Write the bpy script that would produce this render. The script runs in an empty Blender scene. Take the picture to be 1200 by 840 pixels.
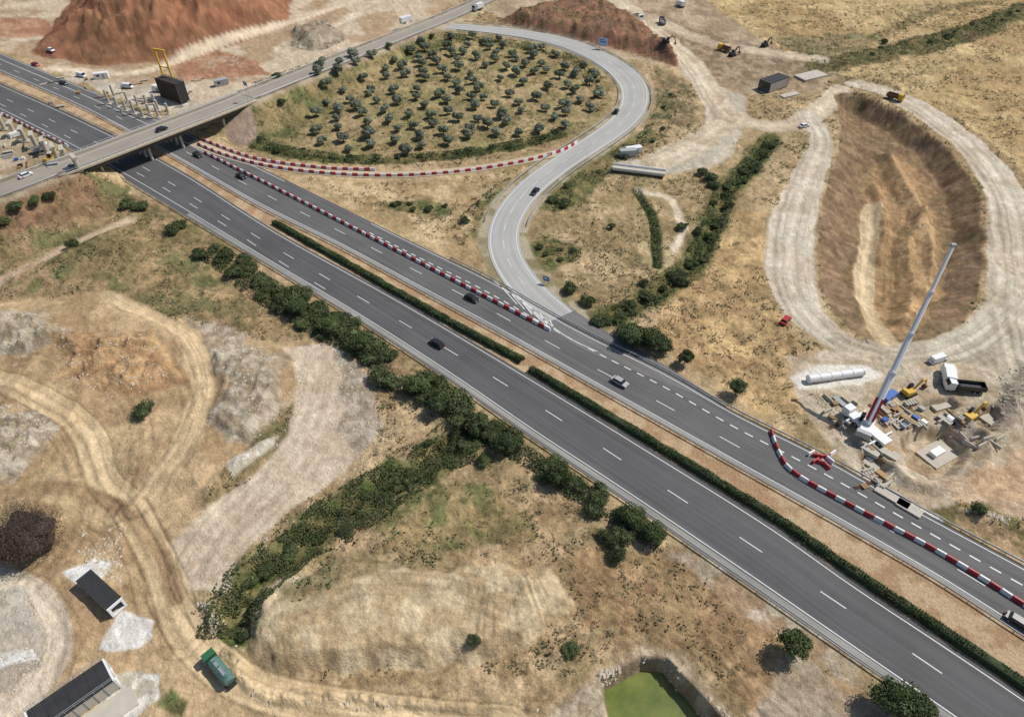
import bpy, math, random, numpy as np
from mathutils import Vector
random.seed(7); rng=np.random.default_rng(7)
F=800.;CX,CY=600.,420.;H0=120.;P=math.radians(43.2)
sp,cp=math.sin(P),math.cos(P); YH=CY-F*math.tan(P)
scn=bpy.context.scene; COL=scn.collection
def G(px,py,z=0.):
    dx=px-CX; dy=CY-py
    ry=F*cp+dy*sp; rz=-F*sp+dy*cp
    t=(z-H0)/rz
    return (dx*t,ry*t,z)
def S(r,g,b):
    f=lambda c:((c/255.+0.055)/1.055)**2.4 if c>10 else c/3294.
    return (f(r),f(g),f(b))
def cr(pts,n=8):
    p=np.array(pts,float); N=len(p); out=[]
    for i in range(N-1):
        a=p[i-1] if i>0 else 2*p[0]-p[1]; b=p[i]; c=p[i+1]; d=p[i+2] if i+2<N else 2*p[-1]-p[-2]
        for k in range(n):
            t=k/n
            out.append(.5*((2*b)+(-a+c)*t+(2*a-5*b+4*c-d)*t*t+(-a+3*b-3*c+d)*t**3))
    out.append(p[-1])
    return np.array(out)
def W(pts,n=5):
    o=[]
    for q in pts:
        z=q[2] if len(q)>2 else 0.
        g=G(q[0],q[1],z); o.append(list(g)+list(q[3:]))
    return cr(o,n) if n else np.array(o)
def resamp(path,step):
    path=np.array(path); d=np.r_[0,np.cumsum(np.linalg.norm(np.diff(path[:,:3],axis=0),axis=1))]
    n=max(2,int(round(d[-1]/step))+1); t=np.linspace(0,d[-1],n)
    return np.stack([np.interp(t,d,path[:,k]) for k in range(path.shape[1])],1)
# ---------- noise
T=rng.random((256,256))
def vn(x,y):
    xi=np.floor(x).astype(np.int64); yi=np.floor(y).astype(np.int64)
    fx=x-xi; fy=y-yi; fx=fx*fx*(3-2*fx); fy=fy*fy*(3-2*fy)
    a=T[xi&255,yi&255];b=T[(xi+1)&255,yi&255];c=T[xi&255,(yi+1)&255];d=T[(xi+1)&255,(yi+1)&255]
    return (a*(1-fx)+b*fx)*(1-fy)+(c*(1-fx)+d*fx)*fy
def fbm(x,y,o=4,seed=0.):
    s=0;A=.5;t=0
    for i in range(o):
        s=s+A*vn(x+seed+17.3*i,y+seed*1.7+9.1*i); t+=A; A*=.5; x=x*2.03;y=y*2.03
    return s/t
def ridg(x,y,o=4,seed=0.):
    s=0;A=.5;t=0
    for i in range(o):
        s=s+A*(1-np.abs(2*vn(x+seed+17.3*i,y+seed*1.7+9.1*i)-1)); t+=A; A*=.5; x=x*2.03;y=y*2.03
    return s/t
def sstep(a,b,x):
    t=np.clip((x-a)/(b-a),0,1); return t*t*(3-2*t)
def sdpoly(Pp,X,Y,pad=20):
    Pp=np.array(Pp)[:,:2]; out=np.full(X.shape,-1e3)
    m=(X>Pp[:,0].min()-pad)&(X<Pp[:,0].max()+pad)&(Y>Pp[:,1].min()-pad)&(Y<Pp[:,1].max()+pad)
    x=X[m];y=Y[m]; d2=np.full(x.shape,1e9); ins=np.zeros(x.shape,bool)
    for i in range(len(Pp)):
        ax,ay=Pp[i-1];bx,by=Pp[i]; ex,ey=bx-ax,by-ay
        wx=x-ax;wy=y-ay; t=np.clip((wx*ex+wy*ey)/(ex*ex+ey*ey+1e-9),0,1)
        d2=np.minimum(d2,(wx-t*ex)**2+(wy-t*ey)**2)
        if abs(ey)>1e-9: ins^=((ay>y)!=(by>y))&(x<ax+(y-ay)*ex/ey)
    out[m]=np.where(ins,1,-1)*np.sqrt(d2); return out
def dline(path,X,Y,pad=30):
    path=np.array(path); d=np.full(X.shape,1e3);q=np.zeros(X.shape);ex_=np.zeros((path.shape[1]-2,)+X.shape)
    m=(X>path[:,0].min()-pad)&(X<path[:,0].max()+pad)&(Y>path[:,1].min()-pad)&(Y<path[:,1].max()+pad)
    x=X[m];y=Y[m]; D=np.full(x.shape,1e9);Q=np.zeros(x.shape);E=np.zeros((path.shape[1]-2,)+x.shape)
    for i in range(len(path)-1):
        a=path[i];b=path[i+1]; ex,ey=b[0]-a[0],b[1]-a[1]
        wx=x-a[0];wy=y-a[1]; t=np.clip((wx*ex+wy*ey)/(ex*ex+ey*ey+1e-9),0,1)
        dd=(wx-t*ex)**2+(wy-t*ey)**2; u=dd<D
        D=np.where(u,dd,D); Q=np.where(u,np.sign(ex*wy-ey*wx),Q)
        for k in range(E.shape[0]): E[k]=np.where(u,a[k+2]+(b[k+2]-a[k+2])*t,E[k])
    d[m]=np.sqrt(D);q[m]=Q*np.sqrt(D)
    for k in range(E.shape[0]): ex_[k][m]=E[k]
    return d,q,ex_
# ---------- key alignments
LCU=[(-80,60),(0,98),(90,138),(205,196),(322,270),(470,352),(615,437),(760,525),(900,612),(1000,682),(1100,748),(1200,815),(1320,898),(1450,985)]
LCL=[(-80,95),(0,132),(90,178),(150,212),(250,272),(400,362),(520,440),(620,510),(725,580),(845,662),(993,764),(1100,838),(1240,936),(1370,1028)]
UCU=[(-80,25),(0,62),(100,104),(200,147),(300,194),(400,243),(500,292),(570,326),(640,366),(700,398),(780,437),(860,483),(960,533),(1080,600),(1200,664),(1320,730),(1450,800)]
UCL=[(-80,50),(0,84),(100,128),(205,185),(300,240),(400,290),(500,344),(600,398),(725,468),(850,538),(1000,622),(1100,680),(1200,744),(1320,818),(1450,900)]
RAMP=[(505,30,1.8),(545,32,1.2),(600,38,.5),(660,50,.2),(708,70,.1),(738,94,.1),(744,118,.1),(730,142,.1),(695,168,.1),(655,194,.1),(620,222,.1),(597,252,.1),(590,280,.1),(597,308,.1),(620,340,.1),(655,372,.1)]
MERGE=[(648,366,.08),(680,388,.08),(720,410,.08),(790,444,.08),(850,476,.08)]
EXIT=[(225,166),(262,180),(310,193),(380,202),(460,205),(540,200),(610,189),(660,177),(700,160)]
OVB=[(60,200,7.5),(100,186,7.5),(150,167,7.5),(200,148,7.5),(250,129,7.5),(290,113,7.5)]
OVR=[(290,113,7.5),(350,89,6.8),(400,70,5.5),(440,54,4.),(480,38,2.8),(520,22,1.9),(560,4,1.2),(620,-25,.6),(700,-60,.3)]
OVL=[(60,200,7.5),(20,216,7.2),(-40,238,6),(-120,270,4)]
wLCU,wLCL,wUCU,wUCL=[W(a) for a in (LCU,LCL,UCU,UCL)]
wRAMP=W(RAMP);wMER=W(MERGE);wEXIT=W(EXIT);wOVR=W(OVR);wOVL=W(OVL);wOVB=W(OVB)
HWY=np.vstack([wUCU[:,:2],wLCL[::-1,:2]])
# ---------- terrain grid
pys=np.r_[-326,-320,-305,-280,-250,-215,-185,np.arange(-150,962,2.)]
rows=[]
for py in pys:
    g=G(CX,py); rows.append((g[1],(py-YH)*cp/H0))
rows+= [(8.,6.5),(-60.,5.),(-400.,2.),(-3000.,.5)]
us=np.r_[-40000,-12000,-4000,-1800,-900,-500,np.arange(-260,1462,2.),1700,2200,3200,5500,14000,40000]
R=np.array(rows); nr,nc=len(R),len(us)
XX=((us[None,:]-CX)/R[:,1][:,None]); YY=np.repeat(R[:,0][:,None],nc,1)
XX=np.clip(XX,-9000,9000); YY=np.clip(YY,-4000,12000)
X=XX.ravel();Y=YY.ravel()
N1=(fbm(X/9,Y/9,5,3.)-.5)*2;N2=(fbm(X/9,Y/9,5,41.)-.5)*2
RG=ridg(X/6,Y/6,5,15.)
def poly(pts): return W(pts,0)
Hh=(fbm(X/30,Y/30,3,7.)-.5)*1.0
FM=np.ones(X.shape)
def mound(pts,h,w,warp=4.,rough=0.,rs=5.,lin=.5):
    global Hh
    sd=sdpoly(poly(pts),X+N1*warp,Y+N2*warp,pad=10)
    m=lin*np.clip(sd/w,0,1)+(1-lin)*sstep(0,1,sd/w)
    Hh=Hh+m*h*(1+rough*(ridg(X/rs,Y/rs,4,11.)-.6)*2)
    return sd
PIT=[(975,108),(1012,112),(1060,134),(1108,172),(1142,220),(1154,275),(1150,335),(1128,376),(1098,398),(1050,402),(1012,396),(982,372),(962,335),(957,288),(966,225),(984,178),(986,150)]
mound([(35,62),(70,20),(100,-20),(250,-50),(345,-15),(340,25),(285,50),(210,72),(120,76)],17,34,3,.32,12,.85)
mound([(585,22),(640,5),(700,0),(760,30),(800,62),(795,80),(740,60),(690,50),(620,38)],4.5,8,3,.5,6)
xa,xb=G(1000,250)[0],G(1125,250)[0]
wp=15-8.5*np.clip((X-xa)/(xb-xa),0,1)
wp=wp+12*sstep(G(1000,330)[1],G(1000,400)[1],Y)
sdp=mound(PIT,-6.,wp,2.2,.1,6,1.)
def arc(pth,h,w):
    global Hh
    d,q,e=dline(W(pth),X+N1,Y+N2); Hh=Hh+h*np.clip(1-d/w,0,1)
arc([(1045,170),(1062,200),(1085,240),(1098,290),(1088,330)],3.4,4.5)
arc([(1085,240),(1070,280),(1075,330),(1062,372)],2.6,4.)
arc([(1030,200),(1042,240),(1038,290)],1.8,3.)
arc([(1010,280),(1004,330),(1012,375)],1.2,2.2)
mound([(300,705),(390,652),(520,655),(640,668),(665,705),(625,752),(560,772),(450,782),(330,792),(285,765)],2.6,3.,2.5,.1,6,.9)
mound([(0,350),(130,350),(250,395),(335,410),(345,460),(320,510),(240,590),(120,560),(60,640),(-60,600),(-60,350)],1.2,5,2,.6,9)
mound([(60,395),(180,395),(215,440),(150,470),(80,450)],1.8,4,3,.8,4,.8)
mound([(255,410),(325,420),(335,470),(290,520),(250,500)],1.2,2.5,3,.7,3.,.8)
mound([(-20,480),(50,480),(65,520),(20,560),(-30,560)],1.5,3,3,.8,3.5,.8)
mound([(-20,365),(60,372),(80,400),(30,420),(-40,415)],1.4,3,3,.8,3.,.8)
mound([(-40,250),(60,225),(110,215),(130,240),(60,290),(-40,320)],3.2,8,3,.5,7)
mound([(0,325),(80,290),(150,260),(190,290),(100,330),(0,350)],1.6,5,3,.5,7)
mound([(330,40),(370,25),(400,40),(370,60)],3,6,3,.5,5)
mound([(1170,440),(1200,400),(1260,440),(1200,500),(1165,480)],1.6,6,3,.6,6)
mound([(1060,600),(1130,570),(1230,560),(1230,640),(1160,640)],1.4,6,3,.6,6)
FPIT=[(1052,512),(1075,500),(1110,498),(1135,512),(1138,535),(1120,556),(1090,562),(1062,548)]
mound(FPIT,-3.,1.8,.4,.1,3,.9)
mound([(1140,480),(1165,472),(1178,488),(1168,506),(1146,504)],-2.4,1.4,.4,.1,3,.9)
mound([(1078,470),(1112,462),(1128,474),(1110,488),(1082,486)],-2.,1.3,.4,.1,3,.9)
mound([(1004,532),(1030,528),(1046,552),(1022,566)],-2.,1.3,.4,.1,3,.9)
arc([(1125,492),(1150,515),(1154,540),(1138,562),(1105,574),(1068,568),(1046,550)],1.7,2.4)
arc([(1182,470),(1190,490),(1178,512),(1150,514)],1.5,2.2); arc([(985,540),(1000,560),(1030,582)],1.2,2.)
mound([(225,590),(250,560),(300,515),(325,505),(320,525),(270,570),(240,605)],1.2,2.,1,.8,3)
mound([(232,700),(255,700),(300,790),(330,800),(500,815),(640,822),(640,836),(450,838),(300,825),(250,770)],.9,1.4,1,1.0,2.)
sd=sdpoly(poly([(702,795),(752,768),(782,770),(848,842),(856,905),(724,905)]),X,Y)
Hh=Hh-4.8*np.clip((sd+.25*N1)/1.3,0,1)
REED=[(540,515),(500,540),(450,572),(400,605),(350,640),(310,670),(280,705),(268,745)]
STR=[(905,162),(880,195),(852,225),(840,255),(825,290),(792,325),(745,358),(700,375)]
STR2=[(745,222),(765,258),(770,312)]
for pth,w,dp in ((REED,4,1.5),(STR,3,1.5),(STR2,2,1.)):
    d,q,_=dline(W(pth),X,Y); Hh-=dp*(1-sstep(w*.3,w,d))
sdh=sdpoly(HWY,X,Y,pad=10)
k_=1-sstep(-6,-1.0,sdh); Hh*=k_; FM*=k_
def flat(path,w,soft=5):
    global Hh,FM
    d,q,e=dline(path,X,Y); m=1-sstep(w/2+.5,w/2+soft,d); Hh=Hh*(1-m)+(e[0]-.12)*m; FM=FM*(1-m); return d
wE2=wEXIT.copy(); wE2[:,2]=.06
dEX=flat(wE2,5.5,3); dRA=flat(wRAMP,13,6); dM=flat(wMER,8,4)
dOV=np.full(X.shape,1e3)
for pth in (wOVR,wOVL):
    d,q,e=dline(pth,X,Y,60); z=e[0]-.15-np.maximum(0,d-7.2)*.55
    Hh=np.where((d<60)&(z>Hh-.0)&(z>-.5),np.maximum(Hh,z),Hh)
    Hh=np.where(d<6.5,e[0]-.15,Hh); FM=np.where(d<7.5,0,FM); dOV=np.minimum(dOV,d)
# ---------- terrain colour
base1=np.array(S(192,167,126));base2=np.array(S(164,140,102))
m=fbm(X/22,Y/22,5,5.)[:,None]; m=sstep(.38,.62,m)
C=base1*(1-m)+base2*m; A=np.full(X.shape,.8)
def blend(msk,c1,c2=None,sc=8.,rough=.5,thr=(.40,.60),seed=1.):
    global C,A
    c1=np.array(c1)
    if c2 is not None:
        n=sstep(thr[0],thr[1],fbm(X/sc,Y/sc,5,seed))[:,None]; col=c1*(1-n)+np.array(c2)*n
    else: col=c1[None,:]
    mm=msk[:,None]; C=C*(1-mm)+col*mm; A=A*(1-msk)+rough*msk
def paint(pts,c1,c2=None,soft=.8,warp=3.,sc=8.,rough=.5,op=1.,seed=1.,thr=(.43,.57)):
    sd=sdpoly(poly(pts),X+N1*warp,Y+N2*warp)
    blend(sstep(-soft,soft,sd)*op,c1,c2,sc,rough,thr,seed)
def stroke(pts,w,c1,c2=None,soft=.6,warp=1.,sc=8.,rough=.2,op=1.,streak=.25,seed=1.):
    global C
    pth=W([(p[0],p[1],0,(p[2] if len(p)>2 else w)) for p in pts],6)
    d,q,e=dline(pth,X+N1*warp,Y+N2*warp); sd=e[1]/2-d
    mk=sstep(-soft,soft,sd)*op
    blend(mk,c1,c2,sc,rough,(.40,.60),seed)
    if streak:
        st=(fbm(q/.9+50,X*0+3.3,3,seed)-.5)*2*(.3+1.2*fbm(X/12,Y/12,3,9.))
        C=C*(1+(mk*st*streak*1.6)[:,None])
def tyres(pts,offs_=(0,),dk=.74,w=.33,fade=.4):
    global C,Hh
    d,q,e=dline(W(pts,8),X+N1*.4,Y+N2*.4,8)
    f=np.zeros(X.shape)
    for o in offs_:
        for s_ in (-1,1): f=np.maximum(f,np.exp(-((q-o-s_*1.05)/w)**2)*(d<30))
    f*=sstep(fade-.1,fade+.1,fbm(X/7,Y/7,3,offs_[0]+31.))
    C=C*(1-f[:,None]*(1-dk)); Hh=Hh-f*.06
pale=S(208,192,166);pale2=S(190,171,143)
grn=S(92,98,58);dkg=S(70,78,44)
# top left works
paint([(-250,-150),(620,-150),(560,-20),(500,30),(300,100),(225,135),(110,100),(0,58),(-250,-40)],S(202,183,155),S(176,150,118),sc=14,rough=.3)
paint([(35,64),(70,20),(100,-20),(250,-60),(345,-20),(340,25),(285,50),(210,73),(120,78)],S(160,110,80),S(136,92,68),sc=7,rough=.4,soft=1.2)
paint([(-100,18),(55,22),(65,42),(20,45),(-100,40)],S(164,118,92),S(186,144,114),rough=.3)
paint([(190,72),(260,58),(300,72),(320,88),(270,92),(215,95)],S(182,142,112),S(165,120,92),rough=.5)
paint([(40,88),(150,98),(230,100),(225,135),(160,125),(100,100)],S(208,196,176),S(184,170,150),sc=5,rough=.3)
stroke([(330,60),(380,40),(420,15),(470,-20)],8,pale,pale2)
stroke([(60,80),(160,85),(240,60),(330,30),(420,0)],7,S(212,192,162))
paint([(340,35),(380,22),(410,45),(370,62),(340,55)],S(170,158,138),S(150,134,112),sc=3,rough=.7)
# left below bridge
paint([(-250,160),(0,150),(80,185),(60,215),(-60,240),(-250,290)],S(188,170,144),S(162,144,118),rough=.5)
paint([(-150,255),(60,222),(130,215),(200,245),(250,285),(330,350),(300,390),(130,345),(-150,355)],S(164,138,102),S(114,110,70),sc=6,rough=.9,warp=5)
paint([(-60,262),(60,228),(115,222),(125,245),(60,275),(-60,315)],S(148,116,88),S(128,100,74),sc=5,rough=.8)
stroke([(-40,345),(40,312),(100,280),(150,258)],6,S(186,162,130),S(196,172,140),rough=.4,warp=2)
paint([(140,270),(210,280),(290,350),(300,385),(200,350),(120,320)],S(118,114,74),S(168,144,102),sc=4,rough=1.,warp=5)
# loop interior
LOOP=[(262,158),(300,118),(380,84),(470,52),(520,42),(570,42),(640,50),(695,72),(718,96),(720,118),(706,140),(670,158),(600,176),(520,188),(440,192),(360,188),(300,178)]
paint(LOOP,S(174,152,110),S(148,134,90),sc=6,rough=.7,soft=1.5,warp=1)
paint([(262,158),(300,118),(380,84),(500,46),(560,42),(520,60),(440,80),(400,110),(360,150),(330,175)],S(110,110,68),S(152,136,92),sc=5,rough=.9,warp=5)
stroke([(300,170),(360,184),(440,188),(520,184),(600,172),(660,157)],6,S(80,86,48),S(112,108,66),rough=.9,streak=0,warp=2,sc=4)
paint([(262,160),(300,120),(298,140),(300,160),(285,172)],S(152,132,116),S(168,145,125),rough=.4,warp=1)
# between exit and highway
paint([(250,172),(330,205),(460,215),(560,208),(640,190),(606,222),(580,258),(575,300),(582,330),(560,318)],S(200,174,132),S(174,148,106),sc=6,rough=.7,warp=1)
paint([(445,238),(500,234),(535,245),(520,258),(470,250)],grn,S(140,126,84),sc=3,rough=.9)
paint([(560,240),(590,215),(640,196),(600,236),(582,262),(580,300),(585,325),(560,300),(548,270)],S(114,112,72),S(162,142,102),sc=4,rough=.9)
# right of loop
paint([(745,155),(800,80),(850,120),(900,160),(820,260),(790,330),(720,370),(640,350),(606,300),(612,250),(650,212),(700,178)],S(192,167,126),S(160,140,100),sc=7,rough=.8)
paint([(765,75),(800,95),(820,140),(800,150),(770,140),(740,150),(765,120)],S(122,114,80),S(160,138,102),sc=4,rough=.9)
paint([(660,205),(720,175),(760,150),(770,160),(720,195),(690,235),(650,248),(622,245)],S(98,100,60),S(134,124,80),sc=4,rough=.9)
paint([(612,285),(650,282),(682,290),(675,305),(650,318),(615,318)],S(92,98,56),S(122,114,72),sc=3,rough=.9,warp=2)
paint([(780,330),(830,270),(850,240),(900,250),(895,330),(925,390),(980,480),(900,490),(830,440),(760,390)],S(206,173,122),S(178,147,102),sc=5,rough=.7)
paint([(720,190),(760,185),(800,190),(820,170),(830,120),(790,80),(870,110),(880,140),(850,190),(790,205)],S(186,174,154),S(200,188,166),rough=.25)
stroke(STR,9,S(78,88,48),S(108,104,62),rough=.9,streak=0,soft=1.5,warp=3,sc=4)
stroke([(905,160),(882,195),(860,220)],5,S(82,106,48),rough=.9,streak=0)
stroke(STR2,3.5,S(82,102,50),rough=.9,streak=0,soft=.8)
stroke([(748,222),(790,235),(800,265),(790,290)],3,pale,rough=.3,warp=2)
tyres([(700,215),(690,260),(690,310),(710,350)]); tyres([(800,330),(860,300),(880,240)])
# top centre/right
paint([(560,10),(640,-20),(760,-40),(900,-30),(980,60),(960,110),(860,110),(790,80),(700,60),(620,35)],S(186,165,135),S(160,138,112),sc=9,rough=.4)
paint([(582,25),(640,3),(710,0),(765,28),(800,62),(792,80),(740,62),(690,50),(620,38)],S(148,106,84),S(124,94,76),sc=4,rough=.8,warp=2)
paint([(800,-20),(900,-60),(1460,-150),(1460,260),(1290,300),(1200,205),(1140,150),(1040,95),(960,85),(880,40)],S(200,174,124),S(180,152,104),sc=25,rough=.7,warp=4)
paint([(805,25),(870,55),(960,70),(985,90),(930,112),(830,90),(790,60)],S(172,151,123),S(136,118,93),sc=4,rough=.5)
paint([(900,45),(1010,38),(1030,62),(1000,75),(940,68)],S(126,120,84),S(160,142,104),sc=4,rough=.9)
stroke([(960,78),(1050,60),(1130,40),(1210,8),(1300,-25)],16,S(86,88,56),S(118,108,70),rough=.9,streak=0,sc=4,warp=4)
stroke([(1010,50),(1100,12),(1180,0)],8,S(104,100,64),S(150,130,92),rough=.9,streak=0,sc=4,warp=4,op=.8)
stroke([(690,-30),(730,5),(770,40),(810,75),(835,115),(850,140),(820,165),(770,190)],12,S(210,195,167),pale2)
stroke([(850,135),(900,148),(945,140),(985,105)],10,S(210,193,165),pale2)
stroke([(760,20),(830,50),(900,62),(960,70)],10,S(200,181,153),S(180,159,133))
# near right graded ground
paint([(1120,385),(1170,340),(1230,300),(1320,300),(1340,500),(1215,560),(1170,480),(1110,430),(1060,425),(980,402)],S(188,172,150),S(202,186,162),sc=6,rough=.3,warp=1.5)
# pit
mk=sstep(-.5,.5,sdp); blend(mk,S(150,124,96),S(128,104,80),sc=2.2,rough=.6)
gul=(fbm(Y/1.4+X*.08,X/9.,3,66.)-.5)*2; wl=mk*(1-sstep(8,13,sdp)); C=C*(1+(wl*gul*.25)[:,None]); Hh=Hh+wl*gul*.3
paint([(1022,180),(1070,165),(1100,205),(1112,260),(1108,320),(1092,372),(1062,398),(1018,390),(1000,340),(1012,270)],S(182,148,106),S(160,128,90),sc=3,rough=.6,warp=4)
paint([(1048,170),(1072,190),(1100,245),(1104,300),(1090,345),(1066,372),(1062,320),(1074,270),(1060,210)],S(206,170,122),S(184,146,104),sc=2.5,rough=.6,warp=2.5)
stroke([(1030,225),(1022,280),(1018,330),(1026,370),(1048,410)],6,S(208,186,148),S(196,172,134),soft=.4,warp=1.6)
tyres([(1030,225),(1022,280),(1018,330),(1026,370),(1048,410)],(0,),.8); tyres([(1035,190),(1050,250),(1048,320),(1056,400)],(0,3.4),.74)
# haul roads
hg1=S(212,199,177);hg2=S(197,182,158)
HR1=[(945,135,9),(962,165,9),(950,200,11),(935,240,13),(925,285,15),(928,330,14),(945,368,11),(985,400,9),(1040,418,9),(1100,412,9),(1150,390,9),(1190,345,9)]
HR2=[(1000,98,8),(1040,108,11),(1082,130,13),(1130,165,12),(1165,205,13),(1188,255,16),(1195,310,18),(1200,370,18),(1215,440,18)]
stroke(HR1,13,hg1,hg2,soft=.5,rough=.08,warp=1.2,streak=.24)
stroke(HR2,13,hg1,hg2,soft=.5,rough=.08,warp=1.2,streak=.24)
stroke([(1185,310),(1240,330),(1350,330)],12,pale)
h1=[(q[0],q[1]) for q in HR1];h2=[(q[0],q[1]) for q in HR2]
tyres(h1,(-3.2,0,3.),.8,fade=.35); tyres(h2,(-3.,.3,3.2),.8,fade=.35); tyres([(985,405),(1060,428),(1130,420),(1210,370),(1260,330)],(-2.5,1,4),.78,fade=.3); tyres([(1130,400),(1165,430),(1180,480)],(-1,2),.76,fade=.3)
# crane site
paint([(915,415),(1010,415),(1110,425),(1180,440),(1220,480),(1230,540),(1150,600),(1060,610),(1000,560),(950,480),(925,440)],S(186,165,136),S(204,188,163),sc=4,rough=.4)
paint([(925,440),(960,428),(1020,428),(1040,440),(1010,450),(940,455)],S(228,221,207),soft=.5,warp=1,rough=.1)
paint(FPIT,S(204,186,156),S(172,149,118),soft=.5,warp=.4,rough=.3,sc=2)
paint([(1140,480),(1165,472),(1178,488),(1168,506),(1146,504)],S(200,190,168),S(156,138,112),soft=.5,warp=.4,rough=.3,sc=2)
paint([(1078,470),(1112,462),(1128,474),(1110,488),(1082,486)],S(158,138,112),S(190,172,146),soft=.5,warp=.4,rough=.3,sc=2)
paint([(1000,520),(1040,530),(1060,565),(1040,575),(1005,545)],S(160,142,118),S(194,178,154),soft=.5,warp=1.5,sc=2,rough=.5)
paint([(1100,570),(1180,530),(1300,520),(1350,700),(1200,660),(1120,610)],S(192,161,126),S(206,179,147),sc=6,rough=.5)
paint([(1055,605),(1140,590),(1210,620),(1210,655),(1140,635)],S(182,153,114),S(126,116,74),sc=4,rough=.9)
paint([(1165,440),(1230,420),(1260,500),(1190,515),(1165,480)],S(168,154,138),S(188,174,156),sc=3,rough=.6)
stroke([(1020,575),(1050,590),(1090,610)],4,S(222,216,204),rough=.1,streak=0,soft=.4)
tyres([(1040,425),(1070,445),(1150,455),(1230,450)],(-2,1.5),.8)
# lower: south of highway
paint([(330,390),(480,440),(700,600),(860,700),(1060,860),(1000,960),(200,960),(250,700),(420,590),(520,520)],S(192,166,126),S(164,140,102),sc=6,rough=.85)
paint([(430,590),(520,560),(580,560),(640,640),(560,640),(450,640)],S(162,142,98),S(116,114,70),sc=3,rough=.9)
paint([(660,650),(780,640),(900,700),(1050,850),(900,860),(840,790),(760,740),(680,740)],S(184,152,110),S(158,128,92),sc=3.5,rough=.75)
paint([(930,760),(1060,845),(1000,900),(880,840)],S(182,165,143),S(162,142,116),rough=.5)
paint([(760,640),(830,650),(1010,770),(1010,800),(850,710)],S(184,168,145),S(162,136,106),sc=4,rough=.7)
PLAT=[(300,705),(390,652),(520,655),(640,668),(665,705),(625,752),(560,772),(450,782),(330,792),(285,765)]
paint(PLAT,S(206,186,148),S(188,164,125),sc=3.5,rough=.45)
paint([(380,650),(520,640),(560,660),(450,668),(380,700),(330,720)],S(158,142,104),S(134,126,84),sc=3,rough=.9,op=.8)
gc=G(585,600); an=np.arctan2(X-gc[0],gc[1]-Y); gm_=sstep(-1,1,sdpoly(poly([(520,668),(640,668),(662,702),(622,748),(560,758),(530,720)]),X+N1,Y+N2))
gr=(fbm(an*42+40,X*0+2,2,5.)-.5)*2; C=C*(1+(gm_*gr*.25)[:,None]); Hh+=gm_*gr*.28
gm_=sstep(-1,1,sdpoly(poly([(300,740),(380,755),(520,752),(600,765),(450,782),(330,792),(285,765)]),X+N1,Y+N2)); gr=(fbm(X/1.1+Y*.35,Y/9,2,8.)-.5)*2; C=C*(1+(gm_*gr*.2)[:,None]); Hh+=gm_*gr*.25
tyres([(330,720),(420,690),(520,690),(600,720)],(-2,0,2.2),.8,fade=.35); tyres([(340,700),(430,670),(520,668)],(0,),.8)
tyres([(640,640),(760,740),(830,800),(900,860)],(-2,1),.72,fade=.3); tyres([(780,720),(860,770),(960,850)],(-1.5,),.7,fade=.3); tyres([(700,740),(770,735),(850,790),(890,850)],(0,),.7,fade=.3)
stroke(REED,9,S(80,94,48),S(128,120,76),rough=.9,streak=0,soft=1.5,warp=4,sc=3)
# lower-left works
paint([(-250,350),(130,345),(250,385),(345,400),(350,450),(335,505),(250,590),(215,680),(240,760),(290,830),(300,960),(-250,960)],S(198,170,128),S(178,149,110),sc=8,rough=.4)
for q in ([(-20,365),(60,372),(80,400),(30,420),(-40,415)],[(250,410),(325,415),(340,470),(300,520),(250,500),(270,450)],[(-20,480),(50,480),(65,520),(20,560),(-40,560)],[(220,370),(300,392),(330,420),(270,425),(230,400)]):
    paint(q,S(190,178,158),S(160,144,120),sc=1.8,rough=.55,warp=5,thr=(.38,.55))
paint([(60,400),(180,395),(225,450),(150,475),(80,450)],S(194,158,112),S(166,130,92),sc=3,rough=.6)
paint([(235,590),(300,515),(345,470),(338,510),(280,570),(245,605)],S(122,114,76),S(166,146,106),sc=3,rough=.9,warp=2)
paint([(332,408),(385,402),(435,450),(445,495),(405,555),(335,605),(280,655),(270,690),(215,690),(195,640),(235,600),(300,555),(338,505),(352,450)],S(214,196,169),S(203,183,155),sc=5,rough=.2,warp=1.5,soft=.5)
paint([(385,402),(440,450),(448,500),(415,540),(395,500),(400,450)],S(190,179,162),S(162,149,130),sc=1.8,rough=.55)
TR1=[(-80,440),(0,450),(60,475),(105,510),(120,560),(150,590),(175,640),(200,690),(220,740),(265,785),(330,815),(450,835),(600,850)]
stroke(TR1,6,S(214,188,144),S(202,175,132),rough=.12,streak=.34,warp=.7,soft=.4)
TR2=[(130,350),(210,390),(240,440),(230,500),(190,560),(160,595)]
stroke(TR2,6,S(208,181,138),rough=.15,streak=.34,warp=1,soft=.4)
stroke([(-20,590),(60,575),(110,580),(150,600),(185,650),(210,700)],3,S(148,122,90),S(172,144,106),rough=.3,streak=.4)
stroke([(-60,660),(20,690),(60,730),(50,790),(0,840),(-60,870)],6,S(212,195,169),rough=.15,streak=.34)
tyres(TR1,(-2.4,0,2.2),.7,.26,.25); tyres(TR2,(-1.4,1.6),.72,.26,.3)
tyres([(390,420),(380,480),(340,550),(270,620),(225,690)],(-5,-2,1,4.),.8,.28,.35); tyres([(0,470),(70,520),(90,580),(70,640),(20,690)],(0,2.8),.74,fade=.35); tyres([(40,690),(75,740),(60,800)],(-1,1.5),.76,.28,.3); tyres([(150,600),(175,650),(190,700),(215,745)],(3.,-3.5),.7,.24,.2)
tyres([(20,430),(90,440),(150,480),(160,540),(130,600)],(0,2.6),.74); tyres([(170,380),(220,470),(200,540)],(0,2.6),.76); tyres([(60,600),(120,640),(170,720),(190,790)],(0,),.74); tyres([(-10,620),(80,650),(150,700)],(0,),.76)
paint([(-100,680),(20,690),(40,740),(40,790),(-20,830),(-100,840)],S(190,182,170),S(172,162,148),sc=4,rough=.3,op=.8)
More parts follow.
